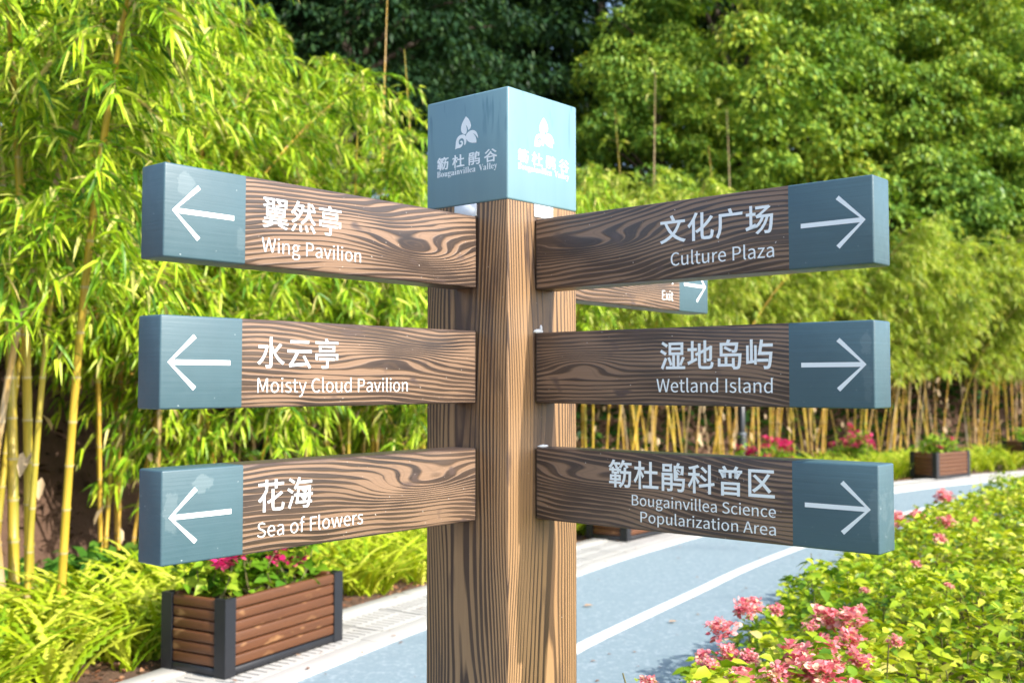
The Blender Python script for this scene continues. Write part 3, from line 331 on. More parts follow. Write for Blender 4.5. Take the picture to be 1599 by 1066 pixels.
SERIF = {
'B': (443, [[16, 0, 16, 17, 45, 22, 62, 32, 72, 51, 75, 82, 75, 369, 69, 412, 51, 433, 15, 439, 15, 455, 220, 455, 318, 444, 377, 409, 396, 351, 384, 302, 348, 268, 287, 247, 360, 223, 404, 185, 418, 132, 413, 93, 397, 61, 371, 35, 335, 15, 291, 4, 238, 0], [182, 252, 188, 252, 234, 257, 263, 272, 279, 301, 285, 345, 281, 385, 269, 412, 248, 428, 216, 434, 198, 432, 188, 425, 182, 391], [222, 24, 259, 30, 283, 49, 293, 69, 299, 95, 301, 128, 298, 162, 290, 188, 277, 208, 258, 221, 231, 228, 197, 231, 182, 231, 182, 65, 190, 33, 202, 26]]),
'V': (428, [[212, -13, 44, 381, 22, 420, 8, 432, -14, 439, -14, 455, 211, 455, 211, 439, 166, 432, 156, 423, 152, 410, 161, 378, 259, 143, 348, 377, 355, 409, 351, 423, 342, 432, 299, 439, 299, 455, 442, 455, 442, 439, 423, 436, 408, 427, 382, 383, 230, -13]]),
'a': (344, [[255, -10, 216, 1, 200, 35, 168, 11, 133, -4, 95, -9, 64, -4, 40, 11, 25, 34, 20, 63, 25, 91, 39, 115, 63, 136, 98, 155, 143, 173, 199, 190, 199, 241, 196, 266, 187, 282, 171, 292, 148, 296, 115, 290, 104, 274, 113, 257, 123, 231, 120, 215, 110, 202, 95, 194, 77, 191, 59, 194, 45, 203, 36, 218, 33, 236, 37, 259, 49, 278, 69, 295, 95, 308, 126, 316, 162, 318, 205, 315, 239, 307, 263, 292, 280, 271, 290, 244, 293, 210, 293, 62, 295, 40, 304, 34, 320, 42, 329, 28, 306, 7, 281, -6], [151, 34, 174, 41, 199, 63, 199, 169, 154, 151, 127, 123, 118, 84, 126, 46]]),
'e': (301, [[154, -10, 117, -5, 85, 10, 58, 35, 37, 69, 27, 95, 21, 125, 19, 157, 21, 187, 28, 215, 38, 240, 59, 273, 87, 298, 120, 313, 157, 318, 193, 314, 224, 301, 249, 280, 268, 251, 279, 216, 283, 173, 283, 166, 117, 166, 127, 97, 154, 56, 199, 42, 225, 47, 248, 62, 270, 86, 285, 73, 248, 27, 205, -1], [116, 192, 201, 192, 201, 215, 193, 277, 181, 292, 161, 297, 136, 286, 121, 255, 116, 203]]),
'g': (327, [[146, -140, 106, -138, 73, -132, 48, -122, 22, -100, 14, -75, 28, -46, 69, -26, 35, -1, 24, 30, 28, 54, 42, 74, 67, 92, 102, 110, 58, 135, 31, 169, 22, 212, 27, 242, 40, 268, 60, 289, 88, 305, 120, 315, 157, 318, 196, 315, 233, 304, 317, 304, 317, 268, 268, 268, 286, 237, 291, 203, 288, 176, 276, 151, 258, 131, 234, 116, 205, 106, 172, 103, 157, 103, 142, 104, 112, 94, 104, 84, 101, 71, 111, 55, 141, 49, 175, 49, 259, 40, 285, 29, 303, 13, 312, -9, 316, -37, 311, -67, 296, -92, 272, -113, 239, -128, 197, -137], [157, 124, 178, 130, 190, 146, 197, 173, 199, 211, 197, 249, 190, 276, 178, 292, 157, 297, 137, 292, 124, 276, 117, 249, 114, 211, 117, 173, 124, 146, 137, 130], [161, -116, 218, -111, 252, -94, 263, -66, 260, -51, 249, -41, 205, -34, 97, -34, 79, -52, 73, -73, 79, -89, 95, -103, 122, -113]]),
'i': (198, [[101, 362, 81, 366, 65, 376, 54, 393, 50, 412, 54, 432, 65, 449, 81, 460, 101, 463, 120, 460, 137, 449, 147, 432, 151, 412, 147, 393, 136, 376, 120, 366], [18, 0, 18, 16, 45, 26, 52, 56, 52, 252, 47, 285, 20, 293, 21, 310, 148, 310, 148, 56, 154, 26, 180, 16, 180, 0]]),
'l': (199, [[18, 0, 18, 16, 45, 26, 52, 56, 52, 398, 47, 429, 38, 436, 20, 439, 20, 455, 148, 455, 148, 56, 154, 26, 180, 16, 180, 0]]),
'n': (381, [[18, 0, 18, 16, 45, 26, 52, 56, 52, 253, 46, 284, 36, 291, 19, 294, 19, 310, 148, 310, 148, 267, 175, 296, 207, 313, 243, 318, 292, 306, 321, 271, 330, 212, 330, 56, 337, 26, 347, 19, 363, 16, 363, 0, 202, 0, 202, 16, 207, 16, 228, 26, 235, 56, 235, 217, 229, 258, 219, 268, 203, 271, 173, 262, 148, 235, 148, 56, 154, 26, 164, 19, 180, 16, 180, 0]]),
'o': (336, [[169, -10, 140, -8, 114, -1, 90, 11, 60, 37, 38, 70, 27, 96, 21, 124, 19, 154, 21, 184, 27, 213, 38, 239, 60, 272, 90, 297, 114, 309, 140, 316, 168, 318, 209, 313, 245, 298, 275, 273, 298, 240, 308, 214, 315, 185, 317, 154, 315, 123, 308, 94, 298, 69, 275, 36, 245, 11, 210, -5], [169, 11, 193, 18, 209, 39, 217, 81, 220, 154, 218, 206, 214, 245, 208, 271, 192, 292, 169, 299, 144, 292, 128, 271, 122, 245, 118, 206, 117, 154, 120, 82, 128, 39, 144, 18]]),
'u': (375, [[131, -10, 91, -3, 65, 17, 54, 38, 48, 65, 46, 97, 46, 248, 39, 282, 29, 291, 11, 294, 11, 310, 142, 310, 142, 74, 151, 46, 162, 38, 177, 36, 205, 43, 228, 66, 228, 248, 221, 283, 209, 291, 189, 294, 189, 310, 324, 310, 324, 70, 331, 39, 360, 30, 360, 13, 321, 10, 277, 3, 228, -10, 228, 40, 209, 19, 186, 3, 160, -7]]),
'v': (306, [[142, -10, 38, 248, 22, 281, 12, 290, -3, 293, -3, 310, 164, 310, 164, 294, 156, 294, 136, 290, 129, 276, 130, 268, 185, 122, 236, 253, 241, 272, 232, 289, 203, 294, 203, 310, 305, 310, 305, 295, 289, 289, 278, 279, 260, 243, 160, -10]]),
'y': (300, [[52, -140, 29, -137, 10, -125, -3, -107, -7, -84, -4, -67, 5, -53, 18, -43, 36, -40, 64, -49, 72, -61, 75, -76, 74, -81, 74, -87, 77, -96, 86, -99, 99, -92, 114, -74, 129, -44, 140, -5, 36, 251, 25, 275, 15, 287, -3, 293, -5, 310, 162, 310, 162, 293, 136, 289, 128, 275, 130, 267, 133, 257, 185, 119, 230, 241, 236, 260, 238, 274, 229, 289, 203, 293, 203, 310, 300, 310, 300, 293, 287, 290, 277, 281, 259, 242, 162, -24, 129, -96, 113, -117, 95, -131]])}
def unpack(d): return {k: (a/1000, [np.array(c).reshape(-1, 2)/1000 for c in cs]) for k, (a, cs) in d.items()}
GL, GS = unpack(SANS), unpack(SERIF)
def inside(p, poly):
    x, y = p; r = False; n = len(poly); j = n-1
    for i in range(n):
        xi, yi = poly[i]; xj, yj = poly[j]
        if (yi > y) != (yj > y) and x < (xj-xi)*(y-yi)/(yj-yi)+xi: r = not r
        j = i
    return r
def embolden(cs, d):
    out = []
    for i, c in enumerate(cs):
        depth = sum(inside(c[0]+1e-4, o) for j, o in enumerate(cs) if j != i)
        a = np.roll(c, -1, 0); area = np.sum(c[:, 0]*a[:, 1]-a[:, 0]*c[:, 1])
        sg = (1 if area > 0 else -1)*(1 if depth % 2 == 0 else -1)
        e1 = unit(c-np.roll(c, 1, 0)); e2 = unit(a-c)
        n1 = np.stack([e1[:, 1], -e1[:, 0]], 1); n2 = np.stack([e2[:, 1], -e2[:, 0]], 1)
        m = n1+n2; k = np.maximum(np.sum(m*m, 1, keepdims=True)/2, .45)
        out.append(c+sg*d*m/k)
    return out
def line_contours(text, bold=0., serif=False, track=0., space=.085):
    x = 0; out = []
    for ch in text:
        if ch == ' ': x += space; continue
        a, cs = (GS if serif else GL)[ch]
        cs = embolden(cs, bold) if bold else cs
        out += [c+np.array([x, 0]) for c in cs]; x += a+track
    return out
def fit(cs, x0, x1, y0, y1, ylo=None, yhi=None):
    """scale contours so that their x range is x0..x1 and the em band ylo..yhi maps to y0..y1"""
    al = np.concatenate(cs); lo = al.min(0); hi = al.max(0)
    ylo = lo[1] if ylo is None else ylo; yhi = hi[1] if yhi is None else yhi
    return [np.stack([x0+(c[:, 0]-lo[0])/(hi[0]-lo[0])*(x1-x0), y0+(c[:, 1]-ylo)/(yhi-ylo)*(y1-y0)], 1) for c in cs]
def fill_mesh(name, cs, to3, mat, thick=.0006):
    cu = bpy.data.curves.new(name, 'CURVE'); cu.dimensions = '2D'; cu.fill_mode = 'BOTH'; cu.extrude = thick/2
    for c in cs:
        sp = cu.splines.new('POLY'); sp.points.add(len(c)-1); sp.use_cyclic_u = True
        sp.points.foreach_set('co', np.concatenate([c, np.zeros((len(c), 1)), np.ones((len(c), 1))], 1).ravel())
    o = bpy.data.objects.new(name, cu); COL.objects.link(o)
    me = bpy.data.meshes.new_from_object(o.evaluated_get(bpy.context.evaluated_depsgraph_get()))
    bpy.data.objects.remove(o); bpy.data.curves.remove(cu)
    co = np.zeros(len(me.vertices)*3); me.vertices.foreach_get('co', co); co = co.reshape(-1, 3)
    me.vertices.foreach_set('co', np.asarray(to3(co), np.float32).ravel()); me.materials.clear(); me.materials.append(mat); me.update()
    me.name = name
    bm = bmesh.new(); bm.from_mesh(me); bmesh.ops.recalc_face_normals(bm, faces=bm.faces); bm.to_mesh(me); bm.free()
    return me

# ------------------------------------------------------------------ sign materials
LIGHT_W, DARK_W = (.243, .154, .098), (.026, .019, .017)
def arm_wood(name, seed, eyes, K=84., flow=0.):
    t = NT(name); co = t.coord(); x, y, z = t.xyz(co)
    w1 = t.noise(t.mapping(co, (1.15, 3., 2.6), (seed*3.1, seed, seed*1.7)), 1., 2., .45)
    w2 = t.noise(t.mapping(co, (5., 9., 24.), (seed, 2.2*seed, 0)), 1., 2., .5)
    F = t.math('ADD', t.math('MULTIPLY', z, K), t.math('MULTIPLY', t.math('SUBTRACT', w1, .5), 11.))
    F = t.math('ADD', F, t.math('MULTIPLY', w2, .9)); F = t.math('ADD', F, t.math('MULTIPLY', y, 55.)); F = t.math('ADD', F, t.math('MULTIPLY', x, flow))
    for (ex, ez, sx, sz, E) in eyes:
        a = t.math('DIVIDE', t.math('SUBTRACT', x, ex), sx); b = t.math('DIVIDE', t.math('SUBTRACT', z, ez), sz)
        r2 = t.math('ADD', t.math('MULTIPLY', a, a), t.math('MULTIPLY', b, b))
        F = t.math('ADD', F, t.math('MULTIPLY', t.math('EXPONENT', t.math('MULTIPLY', r2, -1.)), E))
    fr = t.math('FRACT', F)
    wd = t.noise(t.mapping(co, (4., 3, 15), (seed*5, 0, 0)), 1., 2.)
    edge = t.math('ADD', t.math('MULTIPLY', t.math('SUBTRACT', wd, .5), 2.2), .34)            # where the dark band starts
    d = t.math('MULTIPLY', t.math('SUBTRACT', fr, edge), 6.)
    up = t.math('SMOOTH_MIN', 1., d, .3); up = t.math('MAXIMUM', up, 0.)
    fall = t.math('MULTIPLY', t.math('SUBTRACT', 1., fr), 9., clamp=True)
    dark = t.math('MULTIPLY', up, fall, clamp=True)
    fib = t.noise(t.mapping(co, (7., 60., 420.)), 1., 3., .6)
    lt = t.mix(fib, tuple(c*.80 for c in LIGHT_W), tuple(c*1.16 for c in LIGHT_W))
    dk = t.mix(fib, tuple(c*.8 for c in DARK_W), tuple(c*1.7 for c in DARK_W))
    tone = t.noise(t.mapping(co, (3, 5, 6), (seed, seed, 0)), 1., 2.)
    lt = t.mix(t.math('MULTIPLY', t.math('SUBTRACT', tone, .5), 2.2, clamp=True), lt, tuple(c*.55 for c in LIGHT_W))
    fade = t.noise(t.mapping(co, (3., 5., 10.), (0, seed*3, seed)), 1., 3., .6)      # grain strong in places, faint in others
    c = t.mix(t.math('MULTIPLY', dark, t.math('ADD', t.math('MULTIPLY', fade, .75), .5, clamp=True)), lt, dk)
    thin = t.math('GREATER_THAN', t.math('FRACT', t.math('MULTIPLY', F, 2.7)), .8); c = t.mix(t.math('MULTIPLY', thin, t.math('MULTIPLY', fib, .45)), c, tuple(q*.5 for q in LIGHT_W))
    # filler smears: dull greyish patches of varnish
    sm = t.noise(t.mapping(co, (16., 16., 26.), (seed*2, 0, seed)), 1., 1., .4)
    c = t.mix(t.math('MULTIPLY', t.math('SUBTRACT', sm, .68), 9., clamp=True), c, (.085, .058, .05))
    # root and long edges are charred a little darker
    zed = t.math('MINIMUM', t.math('SUBTRACT', z, -.002), t.math('SUBTRACT', .1975, z))
    ed = t.math('MULTIPLY', t.math('SUBTRACT', .0105, t.math('MINIMUM', zed, t.math('ADD', x, -.001))), 160., clamp=True)
    c = t.mix(t.math('MULTIPLY', ed, .75), c, (.06, .04, .034))
    sp = t.noise(t.mapping(co, (190., 190., 190.), (seed, 0, 0)), 1., 0.)
    c = t.mix(t.math('MULTIPLY', t.math('SUBTRACT', sp, .875), 40., clamp=True), c, (.6, .55, .5))
    t.l(c, t.b.inputs['Base Color'])
    t.l(t.ramp(dark, [(0, (.5,)*3), (1, (.38,)*3)]), t.b.inputs['Roughness']); t.b.inputs['Coat Weight'].default_value = .22; t.b.inputs['Coat Roughness'].default_value = .3
    hh = t.math('ADD', t.math('MULTIPLY', dark, 1.), t.math('MULTIPLY', fib, .25)); t.bump(hh, .55, .0016)
    return t.m
def post_wood():
    t = NT('post_wood'); co = t.coord(); x, y, z = t.xyz(co)
    w = t.n('ShaderNodeTexNoise'); t.l(t.mapping(co, (3., 3., .75), (4.4, 1.3, .35)), w.inputs['Vector']); w.inputs['Scale'].default_value = 1.; w.inputs['Detail'].default_value = 2.; w.inputs['Roughness'].default_value = .4
    wv = t.xyz(w.outputs['Color'])
    wx = t.math('ADD', x, t.math('MULTIPLY', t.math('SUBTRACT', wv[0], .5), .085)); wy = t.math('ADD', y, t.math('MULTIPLY', t.math('SUBTRACT', wv[1], .5), .085))
    R = t.math('SQRT', t.math('ADD', t.math('MULTIPLY', wx, wx), t.math('MULTIPLY', wy, wy)))
    fine = t.noise(t.mapping(co, (26., 26., 2.2)), 1., 2.)
    F = t.math('ADD', t.math('MULTIPLY', R, 150.), t.math('MULTIPLY', fine, .8))
    fr = t.math('FRACT', F)
    wd = t.noise(t.mapping(co, (9., 9., 1.4), (2, 7, 1)), 1., 2.)
    edge = t.math('ADD', t.math('MULTIPLY', t.math('SUBTRACT', wd, .5), 1.3), .50)
    up = t.math('MAXIMUM', t.math('MINIMUM', t.math('MULTIPLY', t.math('SUBTRACT', fr, edge), 6.), 1.), 0.)
    dark = t.math('MULTIPLY', up, t.math('MULTIPLY', t.math('SUBTRACT', 1., fr), 10., clamp=True), clamp=True)
    fib = t.noise(t.mapping(co, (340., 340., 7.)), 1., 3., .6)
    tone = t.noise(t.mapping(co, (5., 5., 1.1), (9, 3, 5)), 1., 3.)
    lt = t.mix(tone, (.19, .106, .048), (.49, .30, .145)); lt = t.mix(fib, lt, (.26, .15, .070))
    c = t.mix(t.math('MULTIPLY', dark, t.math('ADD', t.math('MULTIPLY', tone, .9), .48, clamp=True)), lt, (.055, .030, .017))
    # charred runs and smears left by the torch
    st = t.noise(t.mapping(co, (14., 14., 3.2), (1.1, 5.2, 3.7)), 1., 3., .55)
    c = t.mix(t.math('MULTIPLY', t.math('SUBTRACT', st, .585), 6., clamp=True), c, (.05, .029, .022))
    # arm-wide strips: left-face grime, plus the arms' shadow painted on the right face
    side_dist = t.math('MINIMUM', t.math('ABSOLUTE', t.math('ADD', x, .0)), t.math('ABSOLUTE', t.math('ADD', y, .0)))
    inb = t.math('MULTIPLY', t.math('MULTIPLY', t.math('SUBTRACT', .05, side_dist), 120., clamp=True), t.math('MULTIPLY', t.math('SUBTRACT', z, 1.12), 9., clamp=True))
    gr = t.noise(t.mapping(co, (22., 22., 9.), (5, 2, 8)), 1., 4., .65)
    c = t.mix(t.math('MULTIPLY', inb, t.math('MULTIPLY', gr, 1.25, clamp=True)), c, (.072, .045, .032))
    # corners scorched darker
    ax = t.math('ABSOLUTE', x); ay = t.math('ABSOLUTE', y)
    cr = t.math('SUBTRACT', t.math('MINIMUM', ax, ay), .1475)
    crn = t.math('MULTIPLY', t.math('ADD', t.math('MULTIPLY', cr, 330.), t.math('MULTIPLY', t.math('SUBTRACT', st, .5), 3.2)), 1., clamp=True)
    c = t.mix(t.math('MULTIPLY', crn, .8), c, (.06, .036, .03))
    sp = t.noise(t.mapping(co, (190., 190., 190.)), 1., 0.); c = t.mix(t.math('MULTIPLY', t.math('SUBTRACT', sp, .875), 40., clamp=True), c, (.6, .55, .5))
    t.l(c, t.b.inputs['Base Color']); t.b.inputs['Roughness'].default_value = .48; t.b.inputs['Coat Weight'].default_value = .15; t.b.inputs['Coat Roughness'].default_value = .35
    t.bump(t.math('ADD', dark, t.math('MULTIPLY', fib, .3)), .6, .0018)
    return t.m
def paint(name, col, blobs=(), front=1, seed=0.):
    t = NT(name); co = t.coord(); x, y, z = t.xyz(co)
    g = t.noise(t.mapping(co, (3, 3, 120), (seed, 0, 0)), 1., 3., .55); n2 = t.noise(t.mapping(co, (9, 9, 9), (seed, seed, 0)), 1., 3.)
    c = t.mix(n2, tuple(k*.86 for k in col), tuple(k*1.14 for k in col))
    dirt = t.noise(t.mapping(co, (40, 40, 40), (seed, 1, 2)), 1., 4., .65)
    m = None
    for (bx, bz, rx, rz, k) in blobs:                                # cloudy glue marks
        a = t.math('DIVIDE', t.math('SUBTRACT', x, bx), rx); b = t.math('DIVIDE', t.math('SUBTRACT', z, bz), rz)
        r = t.math('SQRT', t.math('ADD', t.math('MULTIPLY', a, a), t.math('MULTIPLY', b, b)))
        r = t.math('ADD', r, t.math('MULTIPLY', t.math('SUBTRACT', dirt, .5), 2.4))
        q = t.math('MULTIPLY', t.math('MULTIPLY', t.math('SUBTRACT', 1., r), 5., clamp=True), k)
        m = q if m is None else t.math('MAXIMUM', m, q)
    if m is not None: c = t.mix(t.math('MULTIPLY', m, .36), c, (.27, .34, .36))
    sp = t.noise(t.mapping(co, (190, 190, 190), (seed, 0, 3)), 1., 0.); c = t.mix(t.math('MULTIPLY', t.math('SUBTRACT', sp, .885), 40., clamp=True), c, (.55, .62, .65))
    t.l(c, t.b.inputs['Base Color']); t.l(t.ramp(dirt, [(.3, (.34,)*3), (.7, (.46,)*3)]), t.b.inputs['Roughness'])
    t.bump(t.math('ADD', g, t.math('MULTIPLY', dirt, .5)), .45, .0012)
    return t.m
def cap_paint():
    t = NT('cap_paint'); co = t.coord(); x, y, z = t.xyz(co)
    v = t.noise(t.mapping(co, (26, 26, 1.6)), 1., 3., .6); n = t.noise(t.mapping(co, (5, 5, 7)), 1., 3.)
    c = t.mix(v, (.115, .235, .28), (.16, .295, .34)); c = t.mix(t.math('MULTIPLY', n, .5), c, (.195, .31, .345))
    drip = t.noise(t.mapping(co, (62, 62, 9), (3, 1, 4)), 1., 1., .4); band = t.math('MULTIPLY', t.math('SUBTRACT', z, .12), 7., clamp=True)
    dm = t.math('MULTIPLY', t.math('MULTIPLY', t.math('SUBTRACT', drip, .62), 12., clamp=True), band)
    c = t.mix(t.math('MULTIPLY', dm, .6), c, (.06, .15, .20))
    t.l(c, t.b.inputs['Base Color']); t.b.inputs['Roughness'].default_value = .33; t.bump(t.noise(co, 60., 3.), .08, .001)
    return t.m
M_tenon = plain('tenon_dark', (.014, .012, .011), .7, .2)
M_white = plain('letter_white', (.80, .86, .875), .45, .03, 30.)
M_plate = plain('plate_white', (.74, .78, .80), .4, .06, 14.)
M_seal = plain('sealant_white', (.72, .74, .74), .6, .1, 60., .5)
BLUE = (.056, .112, .138)
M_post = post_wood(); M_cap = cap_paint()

# ------------------------------------------------------------------ the signpost
TH = math.radians(49.5355); nR = np.array([math.sin(TH), -math.cos(TH)]); nL = np.array([-math.cos(TH), -math.sin(TH)])
PC = np.array([-.02823, 3.06]); PW = .30257; HW = PW/2; EYE = 1.6; AT = .0885
signpost = tag(empty('signpost', (PC[0], PC[1], 0)), 'charred timber signpost with blue cap and six large pointing arms', 'signpost')
post_rz = math.atan2(nR[1], nR[0])
def solid(bm_fn): pass
bm = bmesh.new(); bm_box(bm, (-HW, -HW, -.35), (HW, HW, EYE+.4792))
bmesh.ops.bevel(bm, geom=[e for e in bm.edges if abs(e.verts[0].co.z-e.verts[1].co.z) > .5], offset=.004, segments=2, profile=.5, affect='EDGES')
bmesh.ops.recalc_face_normals(bm, faces=bm.faces); me = mesh_bm('post', bm, M_post, True); me.set_sharp_from_angle(angle=math.radians(50))
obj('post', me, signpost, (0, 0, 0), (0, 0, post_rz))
CH = .7842-.4795
cap = obj('cap', box_mesh('cap', (-HW-.0015, -HW-.0015, 0), (HW+.0015, HW+.0015, CH), M_cap, .006, 3), signpost, (0, 0, EYE+.4795), (0, 0, post_rz))
cap['label'] = 'pale blue painted cube cap with white flower emblem'

def bez(*seg):
    """polyline through cubic pieces given as 4-point tuples"""
    o = []
    for p0, p1, p2, p3 in seg:
        for k in range(10):
            t_ = k/10; o.append(tuple((1-t_)**3*a+3*(1-t_)**2*t_*b+3*(1-t_)*t_*t_*c+t_**3*d for a, b, c, d in zip(p0, p1, p2, p3)))
    return np.array(o)
# three-petal emblem, unit box about 1 x 1 (x right, y up)
EMB = [
    # upper petal, left half and right half with the curved vein between them
    bez(((.47, 1.), (.36, .88), (.24, .74), (.27, .58)), ((.27, .58), (.28, .52), (.32, .47), (.38, .44)), ((.38, .44), (.42, .42), (.46, .43), (.49, .47)), ((.49, .47), (.52, .56), (.50, .66), (.44, .74)), ((.44, .74), (.50, .70), (.55, .64), (.56, .55)), ((.56, .55), (.62, .54), (.67, .60), (.67, .68)), ((.67, .68), (.66, .82), (.56, .92), (.47, 1.))),
    # lower right petal with a slit
    bez(((.49, .42), (.58, .51), (.70, .54), (.80, .50)), ((.80, .50), (.90, .46), (.96, .36), (.97, .22)), ((.97, .22), (.91, .30), (.86, .37), (.76, .41)), ((.76, .41), (.84, .34), (.91, .24), (.90, .09)), ((.90, .09), (.78, .10), (.64, .11), (.55, .19)), ((.55, .19), (.47, .27), (.45, .35), (.49, .42))),
    # lower left petal curling into a spiral
    bez(((.02, .0), (.05, .14), (.03, .26), (.10, .35)), ((.10, .35), (.18, .45), (.33, .46), (.43, .40)), ((.43, .40), (.49, .33), (.51, .22), (.45, .10)), ((.45, .10), (.43, .09), (.41, .09), (.39, .08)), ((.39, .08), (.42, .20), (.39, .30), (.30, .32)), ((.30, .32), (.20, .33), (.14, .25), (.17, .17)), ((.17, .17), (.19, .11), (.27, .10), (.29, .16)), ((.29, .16), (.29, .19), (.26, .21), (.23, .19)), ((.23, .19), (.22, .25), (.31, .27), (.34, .20)), ((.34, .20), (.37, .10), (.28, .02), (.18, .02)), ((.18, .02), (.12, .02), (.07, .02), (.02, .0)))]
def wobble(cs, a=.012):
    return [c+a*np.stack([np.sin(c[:, 1]*37+c[:, 0]*11), np.cos(c[:, 0]*29-c[:, 1]*17)], 1) for c in cs]
for ax, name in ((0, 'L'), (1, 'R')):
    # cap local frame: +x is nR, +y is Z x nR = -nL. Face normal nL is -y (text runs along +x); face normal nR is +x (text runs along +y)
    def to3(co, ax=ax):
        X, Y, Z = co.T; e = HW+.0018
        return np.stack([X-HW, -e-Z, Y], 1) if ax == 0 else np.stack([e+Z, X-HW, Y], 1)
    cs = line_contours('簕杜鹃谷', .006-.0025*ax, track=.09); cs = fit(wobble(cs, .004), .040, .266, .1065, .1437)
    obj('lettering', fill_mesh('lettering', cs, to3, M_white), cap)
    cs = line_contours('Bougainvillea Valley', -.005-.003*ax, True, .012, .33)
    capB = max(p[1] for p in GS['B'][1][0]); cs = fit(cs, .040, .266, .0875, .1045, 0, capB)
    obj('lettering', fill_mesh('lettering', cs, to3, M_white), cap)
    cs = [np.stack([.109+c[:, 0]*.0905, .159+c[:, 1]*.0865], 1) for c in EMB]
    obj('emblem', fill_mesh('emblem', cs, to3, M_white), cap)

def arm(key, z0, hgt, L, yaw, pitch, off, lines, mat, bmat, lab):
    """key L / R / X; lines: (text, u_left, u_right, v0, v1, ylo, yhi, bold)"""
    d, s = {'L': (nL, nR), 'R': (nR, nL), 'X': (-nL, nR)}[key]; fs = 1 if key == 'L' else -1
    root = d*HW + s*off
    d2 = math.cos(yaw)*d+math.sin(yaw)*s
    loc = (root[0], root[1], EYE+z0); rot = (0, -pitch, math.atan2(d2[1], d2[0]))
    UB = .755
    # timber body: rounded long edges, chamfered root
    e_long = lambda e: abs(e.verts[0].co.x-e.verts[1].co.x) > .1
    a = obj('sign_arm', box_mesh('sign_arm', (.0065, -AT/2, 0), (UB, AT/2, hgt), mat, .0045, 3, e_long), signpost, loc, rot)
    a['label'] = lab
    obj('tenon', box_mesh('tenon', (-.004, -AT/2+.007, .007), (.0065, AT/2-.007, hgt-.007), M_tenon), a)
    bm = bmesh.new(); bm_box(bm, (UB, -AT/2, 0), (L, AT/2, hgt))
    es = [e for e in bm.edges if e_long(e) or (e.verts[0].co.x > L-.01 and e.verts[1].co.x > L-.01)]
    bmesh.ops.bevel(bm, geom=es, offset=.0045, segments=3, profile=.5, affect='EDGES'); bmesh.ops.recalc_face_normals(bm, faces=bm.faces)
    me = mesh_bm('painted_end', bm, bmat, True); me.set_sharp_from_angle(angle=math.radians(50)); obj('painted_end', me, a)
    yf = fs*(AT/2+.0004)
    def to3(co):
        X, Y, Z = co.T; return np.stack([X, yf+Z, Y], 1)
    for (tx, ua, ub, v0, v1, ylo, yhi, bold) in lines:
        cs = line_contours(tx, bold-(.0030 if key != 'R' else 0.), track=.012 if ord(tx[0]) > 999 else .0); cs = fit(cs, 0, 1, v0, v1, ylo, yhi)
        cs = [np.stack([ua+(ub-ua)*c[:, 0], c[:, 1]], 1) for c in cs]
        if ord(tx[0]) > 999:                                          # each large character is a piece of its own
            k = 0
            for ch in tx:
                m = len(GL[ch][1]); obj('lettering', fill_mesh('lettering', cs[k:k+m], to3, M_white), a); k += m
        else:                                                         # and so is each word
            k = 0
            for word in tx.split(' '):
                m = sum(len(GL[ch][1]) for ch in word); obj('lettering', fill_mesh('lettering', cs[k:k+m], to3, M_white), a); k += m
    # arrow: shaft and two head strokes of one width, mitred tip
    vm = hgt/2; w = .0052; tip = .9345; hx = .8725; hv = .0562; r2 = math.sqrt(2)
    k = w*r2
    A = np.array([(tip+.002, vm), (hx+w*.7, vm+hv+w*.7-.001), (hx-w*.7, vm+hv-w*.7-.001), (tip-k*1.35-w*.2, vm+w), (.785, vm+w), (.785, vm-w), (tip-k*1.35-w*.2, vm-w), (hx-w*.7, vm-hv+w*.7+.001), (hx+w*.7, vm-hv-w*.7+.001)])
    obj('arrow', fill_mesh('arrow', [A], to3, M_white), a)
    return a
capH = max(p[1] for p in GL['W'][1][0])
E_ = lambda tx, ua, ub, v0=.0328, v1=.0652: (tx, ua, ub, v0, v1, 0, capH, -.0005)
C_ = lambda tx, ua, ub, v0=.0875, v1=.1585: (tx, ua, ub, v0, v1, None, None, .0045)
W0 = arm_wood('wood_grain', 1.3, [(.21, .08, .16, .036, 4.6), (.36, .16, .16, .03, 1.5)], flow=8)
W1 = arm_wood('wood_grain', 2.9, [(.29, .115, .17, .027, -3.1)], flow=-2)
W2 = arm_wood('wood_grain', 4.4, [(.20, .115, .18, .036, 4.4)], flow=-4)
W3 = arm_wood('wood_grain', 6.1, [(.20, .105, .19, .028, 3.4)], flow=-6)
W4 = arm_wood('wood_grain', 7.7, [(.16, .105, .12, .03, -3.6)], flow=2)
W5 = arm_wood('wood_grain', 9.2, [(.19, .12, .19, .026, 3.2)], flow=6)
W6 = arm_wood('wood_grain', 11.5, [(.5, .09, .15, .03, 3.)], flow=4)
arm('L', .2468, .1961, .9547, -.0029, .0046, -.0019, [C_('翼然亭', .7095, .483), E_('Wing Pavilion', .711, .4203)], W0, paint('blue_paint', BLUE, [(.905, .158, .02, .03, .5), (.768, .05, .012, .03, .35)], 1, 1.), 'upper left arm reading Wing Pavilion with left arrow')
arm('L', -.0658, .196, .9529, -.0124, .0027, -.0027, [C_('水云亭', .7145, .4845), E_('Moisty Cloud Pavilion', .7135, .2585)], W1, paint('blue_paint', BLUE, [], 1, 2.), 'middle left arm reading Moisty Cloud Pavilion with left arrow')
arm('L', -.3827, .1955, .9526, -.002, .0001, -.0024, [C_('花海', .7155, .5637), E_('Sea of Flowers', .717, .4095)], W2, paint('blue_paint', BLUE, [(.857, .166, .024, .02, .6), (.93, .11, .016, .045, .45)], 1, 3.), 'lower left arm reading Sea of Flowers with left arrow')
arm('R', .243, .1941, .9542, .0078, .0065, -.0064, [C_('文化广场', .408, .717), E_('Culture Plaza', .4387, .718)], W3, paint('blue_paint', BLUE, [], -1, 4.), 'upper right arm reading Culture Plaza with right arrow')
